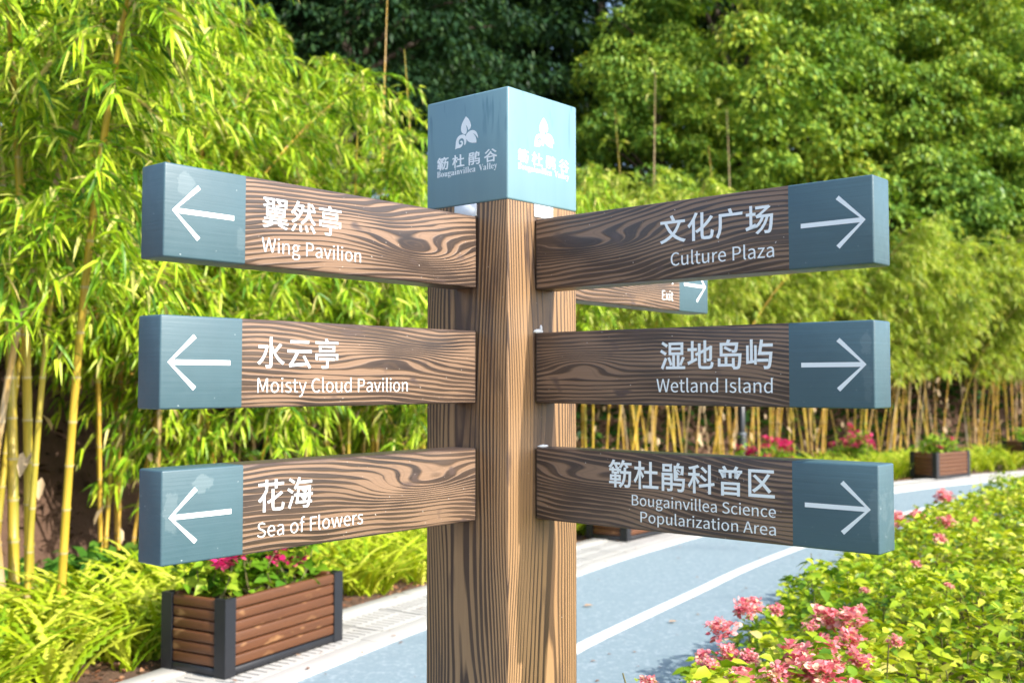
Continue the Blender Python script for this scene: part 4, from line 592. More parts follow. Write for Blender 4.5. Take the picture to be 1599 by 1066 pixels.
arm('R', -.0663, .192, .955, .013, .0015, -.006, [C_('湿地岛屿', .4078, .715), E_('Wetland Island', .397, .7136)], W4, paint('blue_paint', BLUE, [(.936, .142, .014, .026, .38), (.938, .06, .013, .04, .28)], -1, 5.), 'middle right arm reading Wetland Island with right arrow')
arm('R', -.381, .193, .955, 0, .0024, -.006, [C_('簕杜鹃科普区', .2463, .7117, .1025, .1738), E_('Bougainvillea Science', .3178, .7138, .0612, .0877), E_('Popularization Area', .3436, .7134, .0205, .047)], W5, paint('blue_paint', BLUE, [(.945, .09, .012, .06, .3)], -1, 6.), 'lower right arm reading Bougainvillea Science Popularization Area')
arm('X', .2400, .192, .9542, -.012, -.006, -.004, [C_('出口', .553, .712), E_('Exit', .641, .712)], W6, paint('blue_paint', BLUE, [], -1, 7.), 'rear arm reading Exit, half hidden behind the upper right arm')
for d, s in ((nL, nR), (nR, nL)):
    # white mounting plate on the post between the cap and each upper arm
    p = d*(HW+.0015); me = box_mesh('mounting_plate', (-.0018, -AT/2+.002, 0), (.0018, AT/2-.004, .0345), M_plate, .0008, 1)
    obj('mounting_plate', me, signpost, (p[0], p[1], EYE+.4442), (0, 0, math.atan2(d[1], d[0])))
def sealant(d, s, off, z, w, h):
    bm = bmesh.new(); bmesh.ops.create_icosphere(bm, subdivisions=2, radius=1)
    r_ = random.Random(int(abs(off*1e5+z*1e3)))
    for v in bm.verts: v.co = Vector((v.co.x*.004, v.co.y*w*r_.uniform(.8, 1.15), v.co.z*h*r_.uniform(.6, 1.3)))
    p = d*(HW+.001)+s*off; obj('sealant_bead', mesh_bm('sealant_bead', bm, M_seal, True), signpost, (p[0], p[1], EYE+z), (0, 0, math.atan2(d[1], d[0])))
sealant(nR, nL, .022, .1300, .022, .006); sealant(nR, nL, .004, -.1850, .024, .005); sealant(nR, nL, .012, .138, .005, .01)
# ------------------------------------------------------------------ leaf and stem materials
M_bam = leaf_mat('bamboo_leaf', [(0, (.05, .15, .012)), (.3, (.18, .35, .014)), (.65, (.38, .54, .020)), (.90, (.54, .62, .06)), (.96, (.60, .58, .18)), (1, (.58, .44, .17))], .36, .26, (1.2, 1.15, .45), .5)
M_bam2 = leaf_mat('bamboo_leaf', [(0, (.14, .25, .02)), (.4, (.33, .46, .045)), (.8, (.50, .60, .08)), (1, (.64, .60, .18))], .38, .32, (1.2, 1.15, .5), .5)
M_fern = leaf_mat('fern_leaf', [(0, (.17, .31, .010)), (.5, (.44, .55, .018)), (1, (.64, .66, .09))], .5, .35, (1.2, 1.1, .4))
M_fern2 = leaf_mat('ground_cover_leaf', [(0, (.16, .30, .010)), (.5, (.44, .55, .018)), (1, (.64, .66, .09))], .5, .35, (1.2, 1.1, .4))
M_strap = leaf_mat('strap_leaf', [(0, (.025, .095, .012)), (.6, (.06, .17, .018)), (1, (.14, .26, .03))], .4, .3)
M_hedge = leaf_mat('hedge_leaf', [(0, (.05, .15, .010)), (.3, (.19, .32, .012)), (.66, (.44, .52, .022)), (.88, (.66, .64, .11)), (1, (.72, .50, .30))], .38, .3, (1.2, 1.15, .45), .5, patch=1.6)
M_tree = leaf_mat('tree_leaf', [(0, (.038, .115, .020)), (.5, (.15, .28, .036)), (.85, (.40, .51, .06)), (1, (.64, .60, .09))], .4, .2, (1.2, 1.15, .5), .5, patch=.35)
M_dark = leaf_mat('dark_leaf', [(0, (.010, .030, .012)), (.7, (.022, .06, .020)), (1, (.06, .12, .03))], .45, .2)
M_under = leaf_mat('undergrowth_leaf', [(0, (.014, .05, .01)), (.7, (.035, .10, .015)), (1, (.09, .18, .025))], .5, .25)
M_pl = leaf_mat('planter_leaf', [(0, (.06, .17, .012)), (.6, (.17, .32, .016)), (1, (.36, .45, .04))], .4, .3)
M_pink = leaf_mat('magenta_petal', [(0, (.52, .02, .13)), (.6, (.72, .04, .20)), (1, (.80, .12, .26))], .6, .35, (1.1, .8, .9))
M_coral = leaf_mat('coral_sepal', [(0, (.62, .10, .15)), (.4, (.78, .26, .30)), (.82, (.88, .49, .48)), (1, (.88, .68, .38))], .6, .35, (1.1, .85, .8))
t = NT('bamboo_culm'); g = t.n('ShaderNodeNewGeometry'); r_ = t.n('ShaderNodeObjectInfo').outputs['Random']; zz = t.xyz(t.coord())[2]
f_ = t.noise(t.mapping(t.coord(), (20, 20, 1.2)), 1., 3.); q_ = t.math('ADD', t.math('MULTIPLY', r_, .75), t.math('MULTIPLY', t.math('SUBTRACT', f_, .3), .7), clamp=True)
c_ = t.ramp(q_, [(0, (.22, .23, .03)), (.25, (.44, .32, .03)), (.6, (.54, .32, .04)), (.82, (.42, .29, .14)), (1, (.33, .29, .21))])
nd = t.math('FRACT', t.math('DIVIDE', zz, .27)); ndm = t.math('LESS_THAN', nd, .05); c_ = t.mix(t.math('MULTIPLY', ndm, .65), c_, (.42, .36, .24))
t.l(c_, t.b.inputs['Base Color']); t.b.inputs['Roughness'].default_value = .38; M_culm = t.m
M_twig = plain('twig', (.28, .23, .07), .6, .3); M_sheath = plain('dry_sheath', (.46, .34, .20), .7, .25)
M_bark = plain('bark', (.085, .062, .045), .9, .4, 6., .8, stretch=(1, 1, .3)); M_stem = plain('green_stem', (.13, .12, .04), .6, .3)

# ------------------------------------------------------------------ bamboo clumps
def culm_path(base, lean, h, bend, n=20):
    u = np.linspace(0, 1, n); d = np.array(lean)
    return np.column_stack([base[0]+d[0]*(u*h*.10+bend*u**2.6), base[1]+d[1]*(u*h*.10+bend*u**2.6), h*(u-.10*np.linalg.norm(d)*bend/1.2*u**3)])
def make_bamboo(seed, nc, h0, h1, leaf_lo, spread, nspray, lsize, mat, rad=.022, shoots=1):
    """one clump: list of culm meshes, foliage mesh, twig mesh"""
    global rng
    rng = np.random.default_rng(seed); culms = []; sprays = []; twigs = []
    for c in range(nc+shoots):
        sh = c >= nc
        b = rng.normal(0, spread*.38, 2); a = rng.uniform(0, 2*np.pi); lean = unit(b+rng.normal(0, .2, 2)+1e-3)*rng.uniform(.2, 1.5)
        h = rng.uniform(h0, h1); bend = rng.uniform(.35, 1.25)
        if sh: h = rng.uniform(h1*1.12, h1*1.36); bend = rng.uniform(.05, .35); lean *= .4
        P = culm_path(b, lean, h, bend, 20 if not sh else 24); r = rad*rng.uniform(.55, 1.35)
        seg = .27; zs = np.arange(.02, h, seg)                       # nodes as slight rings
        u = np.linspace(0, 1, len(P)); ln = np.interp(u, [0, .6, 1], [1, .8, .15])
        us = []; rs = []
        for z in zs:
            for dz, k in ((-.018, 1.), (0, 1.16), (.014, .98)):
                w = np.clip((z+dz)/h, 0, 1); us.append(w); rs.append(k)
        us = np.array(us); o = np.argsort(us); us = us[o]; rs = np.array(rs)[o]; k = np.concatenate([[True], np.diff(us) > 1e-4]); us = us[k]; rs = rs[k]
        PP = np.column_stack([np.interp(us, u, P[:, i]) for i in range(3)])
        V, Fq = tube(PP, r*rs*np.interp(us, u, ln), 7)
        parts = [(V, Fq)]
        me = mesh_np('culm', *join(parts), M_culm, True); culms.append((me, sh))
        if not sh:
            m = nspray//nc; zz = h*np.clip(leaf_lo/h+(1-leaf_lo/h)*rng.beta(1.25, 1.0, m), .1, 1.)
            for z in zz:
                w = z/h; p = np.array([np.interp(w, u, P[:, i]) for i in range(3)]); sprays.append((p, lean, w))
        else:
            for w in rng.uniform(.62, 1., 5): sprays.append((np.array([np.interp(w, u, P[:, i]) for i in range(3)]), lean, -1))
    BP = []; BD = []; BL = []
    for p, lean, w in sprays:
        a = rng.uniform(0, 2*np.pi); o = np.array([math.cos(a), math.sin(a)])*.8+lean*.7
        L = rng.uniform(.35, .95)*(1.-.35*max(w, 0)) if w >= 0 else rng.uniform(.15, .4)
        el = rng.uniform(-.1, .75) if w >= 0 else rng.uniform(.6, 1.4)
        d = unit(np.array([o[0], o[1], el])); n = 7; u = np.linspace(0, 1, n)
        T = p+d*L*u[:, None]+np.array([0, 0, -1.])*(L*.55*u**2)[:, None]
        twigs.append(tube(T, np.linspace(.0042, .0012, n), 3))
        for k in range(1, n) if w >= 0 else range(3, n):
            tang = unit(T[k]-T[k-1]); q = rng.integers(3, 6) if k < n-1 else 7
            if w < 0: q = 2
            sd = np.cross(tang, [0, 0, 1.]); sd /= max(np.linalg.norm(sd), 1e-6)
            for j in range(q):
                f = rng.uniform(-1, 1); dd = tang*rng.uniform(.2, 1.)+sd*f*1.0+np.array([0, 0, rng.uniform(-.8, .45)])
                BP.append(T[k]+rng.normal(0, .012, 3)); BD.append(dd); BL.append(rng.uniform(.6, 1.25))
    BP = np.array(BP); BD = np.array(BD); BL = np.array(BL)*lsize
    fm = leaf_mesh('foliage', [leaves(BP, BD, BL, BL*.115+.004, droop=.38, fold=.3, roll=rng.normal(0, .7, len(BP)), shape=(.22, .62), wr=(1., .8), lite=mat is M_bam2)], mat)
    tm = mesh_np('twigs', *join(twigs), M_twig)
    q = np.array([np.append(rng.normal(0, spread*.45, 2), rng.uniform(.3, leaf_lo+.5)) for _ in range(16)]); ql = rng.uniform(.10, .2, 16)
    sm = leaf_mesh('sheaths', [leaves(q, np.column_stack([rng.normal(0, .5, (16, 2)), -np.ones(16)]), ql, ql*.42, .1, .6)], M_sheath)
    return culms, fm, tm, sm
VAR = [make_bamboo(11, 10, 4.2, 5.1, 1.85, .55, 720, .14, M_bam, .024, 0),      # near, hangs low
       make_bamboo(12, 11, 4.2, 5.2, 1.9, .5, 720, .14, M_bam, .019, 1),
       make_bamboo(13, 10, 4.0, 5.0, 1.9, .5, 640, .15, M_bam2, .015, 0),     # far, bare culms below
       make_bamboo(14, 11, 4.2, 5.3, 1.95, .58, 640, .15, M_bam2, .016, 0),
       make_bamboo(15, 8, 2.4, 3.4, .8, .4, 360, .155, M_bam, .016, 0),
       make_bamboo(16, 10, 4.2, 5.2, 1.9, .5, 640, .15, M_bam2, .016, 2),
       make_bamboo(17, 7, 4.3, 5.1, 2.0, .42, 420, .165, M_bam, .028, 0)]     # the thick canes at the left edge        # low bushy
def place_bamboo(v, x, y, rz, sc, label, group=None):
    culms, fm, tm, sm = VAR[v]; z = max(0., float(hill_z(np.array([[x, y]]))[0]))-.02
    e = tag(empty('bamboo_clump', (x, y, z), rz), label, 'bamboo', group); e.scale = (sc,)*3
    for me, sh in culms: obj('bare_shoot' if sh else 'culm', me, e)
    f = obj('foliage', fm, e); f['kind'] = 'stuff'; w = obj('twigs', tm, e); w['kind'] = 'stuff'; w = obj('sheaths', sm, e); w['kind'] = 'stuff'
    return e
place_bamboo(6, -3.25, 6.85, .4, 1., 'bamboo clump with thick yellow canes at the far left edge')
place_bamboo(0, -4.3, 8.3, 2.2, 1.0, 'tall leafy bamboo clump just behind the leftmost yellow canes')
place_bamboo(1, -3.15, 9.2, 4.0, .98, 'bamboo clump behind the upper left arm, above the brown bank')
place_bamboo(4, -2.55, 9.7, 1.0, 1.0, 'low bushy bamboo behind the near planter box')
ORD = 'first second third fourth fifth sixth seventh eighth ninth tenth eleventh twelfth'.split()
rows = [(1, -1.75, 11.3, 1.1, .90), (0, -2.5, 12.0, 5., .92), (1, -.75, 12.7, 3.4, .86), (0, .1, 14.0, 2.2, .88), (4, -1.1, 11.7, .2, .95)]
for (v, x, y, r, s), w in zip(rows, ('yellow-stemmed bamboo clump seen under the middle left arm, nearer the planter', 'tall bamboo clump behind the upper left arm lettering', 'bamboo clump whose canes show just left of the post', 'bamboo clump rising directly behind the post', 'short bushy bamboo at the foot of the canes left of the post')): place_bamboo(v, x, y, r, s, w, 'bamboo left of the post')
for i, (v, x, y, r, s) in enumerate([(1, -5.6, 10.2, .7, 1.05), (0, -4.6, 11.2, 3.0, 1.0), (1, -6.4, 7.6, 1.9, 1.05), (0, -3.7, 13.4, 4.4, .92), (0, -5.1, 6.1, 5.4, 1.)]):
    place_bamboo(v, x, y, r, s, ('leafy bamboo clump behind the left edge canes, reaching the picture top', 'bamboo clump high over the upper left arm, among other leaves', 'bamboo clump at the left picture edge, farthest back', 'bamboo clump behind the gap over the left arms, beneath the dark tree', 'bamboo leaves reaching in from beyond the left edge')[i], 'bamboo in the upper left')
far = [(2, 1.1, 15.4, .3), (5, 1.9, 16.6, 2.), (2, 2.9, 17.6, 4.4), (5, 3.7, 18.7, 1.2), (2, 4.75, 19.7, 3.1), (3, 5.7, 20.4, 5.2), (2, 6.8, 21.3, .9), (3, 7.8, 22.0, 2.7), (2, 9.0, 22.7, 4.1), (3, 10.2, 23.5, 1.7), (2, 11.4, 24.3, 5.7), (3, 12.8, 25.1, 3.6)]
for i, (v, x, y, r) in enumerate(far): place_bamboo(v, x, y, r, random.uniform(.92, 1.06), ORD[i]+' bamboo clump of the golden-caned row, counted rightwards from the post', 'bamboo row right of the post')

# ------------------------------------------------------------------ trees on the hillside
def make_tree(seed, H, cr, chh, ncl, nl, lsz, mat, ratio=.42, cl_r=.75):
    global rng
    rng = np.random.default_rng(seed)
    zc = H-chh; limbs = []
    tp = np.column_stack([np.cumsum(rng.normal(0, .12, 9)), np.cumsum(rng.normal(0, .12, 9)), np.linspace(-.6, H*.8, 9)]); tp[0, :2] = 0
    trunk = tube(tp, np.linspace(H*.026, H*.008, 9), 8)
    d = rdir(ncl, -.55, 1.); rr = rng.uniform(.5, 1., ncl)**.4; lob = 1+.22*np.sin(3*np.arctan2(d[:, 1], d[:, 0])+seed)+.12*np.sin(7*np.arctan2(d[:, 1], d[:, 0])+2*seed)
    C = d*rr[:, None]*np.array([cr, cr, chh])*lob[:, None]+np.array([0, 0, zc])
    for k in rng.choice(ncl, 16, replace=False):
        p0 = np.array([np.interp(C[k, 2]-1.6, tp[:, 2], tp[:, i]) for i in range(3)]); u = np.linspace(0, 1, 6)[:, None]
        pts = p0+(C[k]-p0)*u+np.array([0, 0, .5])*np.sin(u*np.pi); limbs.append(tube(pts, np.linspace(H*.009, H*.002, 6), 5))
    R = cl_r*rng.uniform(.7, 1.35, ncl)
    n = ncl*nl; ci = np.repeat(np.arange(ncl), nl); dd = rdir(n, -.25, 1.)
    P = C[ci]+dd*(R[ci]*rng.uniform(.7, 1.05, n))[:, None]*np.array([1, 1, .8])
    out = unit(P-C[ci]); D = out*np.array([.75, .75, .2])+rng.normal(0, .32, (n, 3))+np.array([0, 0, -.45])
    L = lsz*rng.uniform(.7, 1.3, n)
    fm = leaf_mesh('crown', [leaves(P, D, L, L*ratio, droop=.25, fold=.2, roll=rng.normal(0, .38, n), lite=True)], mat)
    return mesh_np('trunk', *trunk, M_bark, True), mesh_np('limbs', *join(limbs), M_bark, True), fm
TV = [make_tree(21, 10.5, 3.6, 4.6, 280, 240, .13, M_tree, .5, .58), make_tree(22, 9., 3.4, 4.0, 250, 240, .13, M_tree, .5, .58), make_tree(23, 12., 4.2, 5.6, 260, 150, .20, M_dark, .42, .8), make_tree(24, 7., 2.8, 3.3, 190, 220, .13, M_tree, .5, .52)]
def place_tree(v, x, y, rz, sc, label, group=None, name='broadleaf_tree'):
    z = float(hill_z(np.array([[x, y]]))[0])-.1; e = tag(empty(name, (x, y, z), rz), label, 'tree', group); e.scale = (sc,)*3
    for nm, me in zip(('trunk', 'limbs', 'crown'), TV[v]):
        o = obj(nm, me, e)
        if nm == 'crown': o['kind'] = 'stuff'
for i, (x, y, r, s) in enumerate([(-7.5, 25, .4, 1.), (-2.6, 26.5, 2.1, 1.05), (2.2, 29., 4., 1.05), (-12.5, 23, 5., 1.), (-4.5, 32, 1., 1.2), (-4.6, 21.8, 3.3, .72), (-9.2, 20.5, 1.7, .75), (-3.0, 18.6, 2.6, .62)]):
    place_tree(2, x, y, r, s, ('dark evergreen tree above the bamboo, over the upper left arm', 'dark evergreen tree directly left of the blue cap', 'dark evergreen tree behind the blue cap, bordering the sunlit trees', 'dark evergreen tree farthest left, over the bamboo', 'tall dark evergreen at the back, left of the cap', 'smaller dark tree rising just over the bamboo, left of the cap', 'smaller dark tree over the bamboo, above the upper left arrow', 'low dark tree glimpsed through the bamboo over the upper left arm')[i], 'dark trees behind the cap')
for i, (v, x, y, r, s) in enumerate([(0, 5.2, 24.8, .5, .95), (1, 8.4, 27.2, 2.4, 1.), (0, 11.6, 28.2, 4.4, 1.0), (1, 14.8, 30.2, 1.2, 1.05), (0, 6.8, 31.5, 3.3, 1.2), (0, 12.2, 34., 5.1, 1.25), (1, 18.4, 33.4, .2, 1.1), (1, 3.0, 23.4, 2.9, .72), (3, 9.2, 25.6, 1.1, .95), (3, 12.6, 27.0, 2.2, 1.), (3, 16.2, 28.6, 4.2, 1.1), (0, 21., 36., 2., 1.2)]):
    place_tree(v, x, y, r, s, ('sunlit broadleaf tree over the Culture Plaza lettering', 'sunlit tree over the upper right arrow', 'sunlit tree on the slope right of the upper right arrow', 'sunlit tree nearest the right picture edge', 'tall sunlit tree at the back, above the upper right arm', 'tallest sunlit tree at the back, in the top right corner', 'sunlit tree in the back row, cut by the right edge', 'smaller leafy tree just right of the blue cap', 'low round tree over the bamboo, behind the upper right arrow', 'low round tree over the bamboo, right of the arrow tips', 'low round tree over the bamboo at the right edge', 'farthest tree beyond the right picture edge')[i], 'sunlit trees in the upper right')
for i, (v, x, y, r, s) in enumerate([(3, -8.0, 15.5, 1., 1.1), (3, -11.5, 13, 3., 1.2)]):
    place_tree(v, x, y, r, s, ('green tree glimpsed over the bamboo in the upper left', 'green tree hidden beyond the bamboo at the left edge')[i], 'trees over the bamboo, upper left')
# dense undergrowth on the bank, right across behind the canes
rng = np.random.default_rng(31)
P = np.column_stack([rng.uniform(-12, 24, 110000), rng.uniform(4, 34, 110000)]); dd = row_dist(P); gap = (P[:, 0] < -2.55) & (P[:, 1] < 12.) 
k = (dd > .35) & (dd < 5.) & ~(gap & (dd < 3.)); P = P[k]; z = hill_z(P)
P3 = np.column_stack([P, np.maximum(z, 0)+rng.uniform(.0, 1., len(P))**1.3*1.7]); k = rng.random(len(P3)) < .85; P3 = P3[k]
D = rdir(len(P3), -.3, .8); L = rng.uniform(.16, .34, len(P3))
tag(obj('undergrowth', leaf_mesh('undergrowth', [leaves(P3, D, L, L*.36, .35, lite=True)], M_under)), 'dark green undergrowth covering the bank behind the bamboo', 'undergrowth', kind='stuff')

P = np.column_stack([rng.uniform(-12, 24, 90000), rng.uniform(4, 34, 90000)]); dd = row_dist(P); P = P[(dd > .5) & (dd < 4.)]; n = len(P)
L = rng.uniform(.06, .16, n); M_lit = leaf_mat('leaf_litter', [(0, (.03, .018, .010)), (.6, (.085, .05, .026)), (.95, (.16, .10, .05)), (1, (.34, .24, .13))], .9, .1)
tag(obj('leaf_litter', leaf_mesh('leaf_litter', [leaves(np.column_stack([P, np.maximum(hill_z(P), 0)+rng.uniform(.0, .05, n)]), rdir(n, -.3, .5), L, L*.4, .2, lite=True)], M_lit)), 'brown dead leaves lying on the earth bank behind the bamboo', 'leaf litter', kind='stuff')
# ------------------------------------------------------------------ bed plants
def frond(n=24, L=.45, rise=1.1, w=.05, seed=0):
    """one arching blade along +x with a toothed edge, as the paired pinnae of a sword fern make it"""
    u = np.linspace(.0, 1, n); x = L*(u*math.cos(rise)+.35*u**2*math.sin(rise)); z = L*(u*math.sin(rise)-.36*u**2.3*math.sin(rise))
    wl = w*(np.sin(np.pi*np.clip(.10+.88*u, 0, 1))**.7)*np.where(np.arange(n) % 2, 1.15, .30)
    C = np.column_stack([x, 0*x, z]); Lf = C+np.column_stack([.012+0*x, wl, -.25*wl]); Rt = C+np.column_stack([.012+0*x, -wl, -.25*wl])
    i = np.arange(n-1); F = np.concatenate([np.stack([i, i+1, i+1+n, i+n], 1), np.stack([i+1, i, i+2*n, i+1+2*n], 1)])
    return np.concatenate([C, Lf, Rt]), F
def fern_plant(seed, n, L, rise, w):
    r = np.random.default_rng(seed); ps = []
    for i in range(n):
        V, F_ = frond(24, L*r.uniform(.6, 1.15), rise*r.uniform(.7, 1.2), w*r.uniform(.8, 1.15), seed*50+i); a = r.uniform(0, 2*np.pi); tl = r.uniform(-.3, .3)
        c, s = math.cos(tl), math.sin(tl); V = V@np.array([[1, 0, 0], [0, c, s], [0, -s, c]]); c, s = math.cos(a), math.sin(a)
        V = V@np.array([[c, s, 0], [-s, c, 0], [0, 0, 1]]); V[:, :2] += r.normal(0, .03, 2); ps.append((V, F_))
    return join(ps)
FV = [fern_plant(40+i, 11, .46, 1.2, .019) for i in range(5)]
FU = [fern_plant(60+i, 14, .46, 1.40, .011) for i in range(4)]
def scatter(name, variants, pts, zs, smin, smax, mat):
    parts = []
    for (x, y), z0 in zip(pts, zs):
        V, F_ = variants[rng.integers(len(variants))]; a = rng.uniform(0, 2*np.pi); c, s = math.cos(a), math.sin(a); k = rng.uniform(smin, smax)
        parts.append((V@np.array([[c, s, 0], [-s, c, 0], [0, 0, 1]])*k+np.array([x, y, z0]), F_))
    V, F_ = join(parts); return obj(name, mesh_np(name, V, F_, mat, True))
def bed_points(n, lo, hi, smin, smax):
    """random points at offsets lo..hi behind the kerb between arc lengths smin..smax"""
    s = rng.uniform(smin, smax, n); o = -rng.uniform(lo, hi, n); p, t_, nn = kerb_at(s); return p+nn*o[:, None]
rng = np.random.default_rng(51)
pts = bed_points(250, .95, 2.35, 4.1, 8.5); dpl = kerb_off(pts)
tag(scatter('fern_bed', FV, pts, np.zeros(len(pts)), .85, 1.5, M_fern), 'yellow-green sword ferns filling the bed left of the near planter', 'ferns', kind='stuff')
pts = np.concatenate([bed_points(340, .98, 2.3, 8.3, 14.), bed_points(430, 1.05, 2.9, 14., 25.)])
tag(scatter('golden_ground_cover', FU, pts, np.zeros(len(pts)), .75, 1.25, M_fern2), 'bright golden upright ground cover along the concrete edging', 'ground cover', kind='stuff')
# darker strap-leaved plants in the shade under the canes
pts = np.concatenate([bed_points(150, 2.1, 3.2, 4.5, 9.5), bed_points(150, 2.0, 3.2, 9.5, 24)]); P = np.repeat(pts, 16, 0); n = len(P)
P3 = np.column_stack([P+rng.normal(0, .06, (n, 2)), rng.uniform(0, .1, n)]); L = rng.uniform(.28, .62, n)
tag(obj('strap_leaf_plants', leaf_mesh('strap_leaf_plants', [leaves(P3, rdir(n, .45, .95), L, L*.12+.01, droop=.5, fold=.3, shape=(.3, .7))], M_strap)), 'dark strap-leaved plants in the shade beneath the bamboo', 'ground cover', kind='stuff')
# bark chips along the bed edge
pts = bed_points(2600, .80, 1.25, 4., 20.); n = len(pts); P3 = np.column_stack([pts, rng.uniform(.005, .03, n)])
L = rng.uniform(.02, .06, n); M_chip = leaf_mat('bark_chip', [(0, (.12, .05, .025)), (.6, (.26, .12, .06)), (1, (.40, .24, .13))], .9, .05)
tag(obj('bark_mulch', leaf_mesh('bark_mulch', [leaves(P3, rdir(n, -.2, .3), L, L*.5, .1)], M_chip)), 'reddish bark chips between the edging and the bed plants', 'mulch', kind='stuff')

# ------------------------------------------------------------------ planters
t = NT('planter_wood'); co = t.coord(); r_ = t.n('ShaderNodeObjectInfo').outputs['Random']
v_ = t.n('ShaderNodeVectorMath', operation='ADD'); t.l(co, v_.inputs[0]); cmb = t.n('ShaderNodeCombineXYZ'); t.l(t.math('MULTIPLY', r_, 9.), cmb.inputs[0]); t.l(cmb.outputs[0], v_.inputs[1])
g_ = t.noise(t.mapping(v_.outputs[0], (3, 40, 40)), 1., 4., .6); k_ = t.noise(t.mapping(v_.outputs[0], (9, 20, 20)), 1., 1.)
c_ = t.mix(g_, (.050, .017, .006), (.15, .052, .015)); c_ = t.mix(t.math('MULTIPLY', t.math('SUBTRACT', k_, .66), 10., clamp=True), c_, (.28, .14, .055)); c_ = t.mix(t.math('MULTIPLY', r_, .35), c_, (.12, .048, .017))
t.l(c_, t.b.inputs['Base Color']); t.b.inputs['Roughness'].default_value = .5; t.bump(g_, .25, .003); M_pw = t.m
M_pf = plain('planter_frame', (.012, .013, .017), .5, .3, 10.)
PLn, PWd, PH = .98, .47, .41
slat_l = box_mesh('slat', (-.415, -.020, -.0275), (.415, .020, .0275), M_pw, .011, 3); slat_s = box_mesh('slat', (-.155, -.020, -.0275), (.155, .020, .0275), M_pw, .011, 3)
bm = bmesh.new(); bm_box(bm, (0, 0, 0), (.078, .022, PH)); bm_box(bm, (0, .022, 0), (.022, .078, PH)); cp_me = mesh_bm('corner_post', bm, M_pf)
rim_l = box_mesh('rail', (-.415, -.014, -.02), (.415, .014, .02), M_pf, .003, 1); rim_s = box_mesh('rail', (-.155, -.014, -.02), (.155, .014, .02), M_pf, .003, 1)
soil_me = box_mesh('soil', (-.44, -.185, .05), (.44, .185, PH-.07), M_soil)
def planter(x, y, rz, label):
    e = tag(empty('planter_box', (x, y, .034), rz), label, 'planter', 'planter boxes along the path')
    for sx in (0, 1):
        for sy in (0, 1):
            cx, cy = (-PLn/2, PLn/2)[sx], (-PWd/2, PWd/2)[sy]
            r = {(0, 0): 0, (1, 0): math.pi/2, (1, 1): math.pi, (0, 1): -math.pi/2}[(sx, sy)]; obj('corner_post', cp_me, e, (cx, cy, 0), (0, 0, r))
    for i in range(6):
        z = .076+i*.0600
        for sg in (-1, 1):
            j = random.uniform(-.002, .002); obj('slat', slat_l, e, (0, sg*(PWd/2-.024+j), z+j*.5), (random.uniform(-.06, .06), j, 0)); obj('slat', slat_s, e, (sg*(PLn/2-.024+j), 0, z-j*.5), (0, 0, math.pi/2))
    for sg in (-1, 1):
        obj('rail', rim_l, e, (0, sg*(PWd/2-.016), .024)); obj('rail', rim_s, e, (sg*(PLn/2-.016), 0, .024), (0, 0, math.pi/2))
    obj('soil', soil_me, e)
    return e
def boug(seed, rx, ry, h, nst, nl, nfl, lsz=.075):
    global rng
    rng = np.random.default_rng(seed); st = []; P = []; D = []; fl = []
    for i in range(nst):
        b = np.array([rng.uniform(-rx, rx), rng.uniform(-ry, ry), 0]); tp = b+np.array([rng.normal(0, .09), rng.normal(0, .09), h*rng.uniform(.55, 1.1)]); u = np.linspace(0, 1, 6)[:, None]
        C = b+(tp-b)*u+np.array([rng.normal(0, .05), rng.normal(0, .05), 0])*np.sin(u*np.pi); st.append(tube(C, np.linspace(.006, .002, 6), 4))
        for k in range(nl):
            w = rng.uniform(.15, 1); q = np.array([np.interp(w, u[:, 0], C[:, j]) for j in range(3)]); P.append(q+rng.normal(0, .035, 3)); D.append(rdir(1, -.35, .7)[0])
        fl.append(C[-1] if i % 3 or ry > .2 else np.array([C[3, 0], -ry*rng.uniform(.4, 1.1), C[3, 2]*rng.uniform(.75, 1.2)+.02]))
    P = np.array(P); D = np.array(D); L = lsz*rng.uniform(.6, 1.3, len(P))
    lm = leaf_mesh('foliage', [leaves(P, D, L, L*.6, .35, .25, shape=(.3, .62), wr=(1., .85))], M_pl); sm = mesh_np('stems', *join(st), M_stem)
    return lm, sm, [fl[i] for i in rng.choice(len(fl), min(nfl, len(fl)), replace=False)]
def flower_cluster(seed, r, n, mat, lsz):
    g = np.random.default_rng(seed); P = []; D = []
    for i in range(n//3):
        c = unit(g.normal(0, 1, 3))*r*g.uniform(.3, 1)*np.array([1, 1, .75])
        for j in range(3):
            a = j*2.094+g.uniform(0, 1); P.append(c+g.normal(0, .004, 3)); D.append(np.array([math.cos(a), math.sin(a), g.uniform(-.1, .9)])+c/r*.8)
    P = np.array(P); D = np.array(D); L = lsz*g.uniform(.75, 1.25, len(P))
    return leaf_mesh('flower_cluster', [leaves(P, D, L, L*.8, .15, .2, roll=g.normal(0, .5, len(P)), shape=(.32, .68), wr=(1., .9))], mat)
PINK = [flower_cluster(70+i, .045, 27, M_pink, .04) for i in range(3)]
def boug_thing(x, y, z, rz, args, label, fs=1., group=None):
    lm, sm, fl = boug(*args); e = tag(empty('bougainvillea', (x, y, z), rz), label, 'plant', group)
    o = obj('foliage', lm, e); o['kind'] = 'stuff'; obj('stems', sm, e)
    for i, p in enumerate(fl):
        f_ = obj('flower_cluster', PINK[i % 3], e, tuple(p), (0, 0, i)); k = fs*random.uniform(.7, 1.25); f_.scale = (k,)*3
def pl_c(fx, fy, rz): return fx+math.cos(rz)*PLn/2-math.sin(rz)*PWd/2, fy+math.sin(rz)*PLn/2+math.cos(rz)*PWd/2   # centre from the front corner
r1 = math.atan2(.84, .47); x, y = pl_c(-1.498, 5.65, r1); planter(x, y, r1, 'nearest brown slatted planter box with black corners beneath the lower left arm'); boug_thing(x, y, .37, r1, (80, .36, .13, .42, 34, 24, 22, .085), 'magenta bougainvillea growing in the nearest planter')
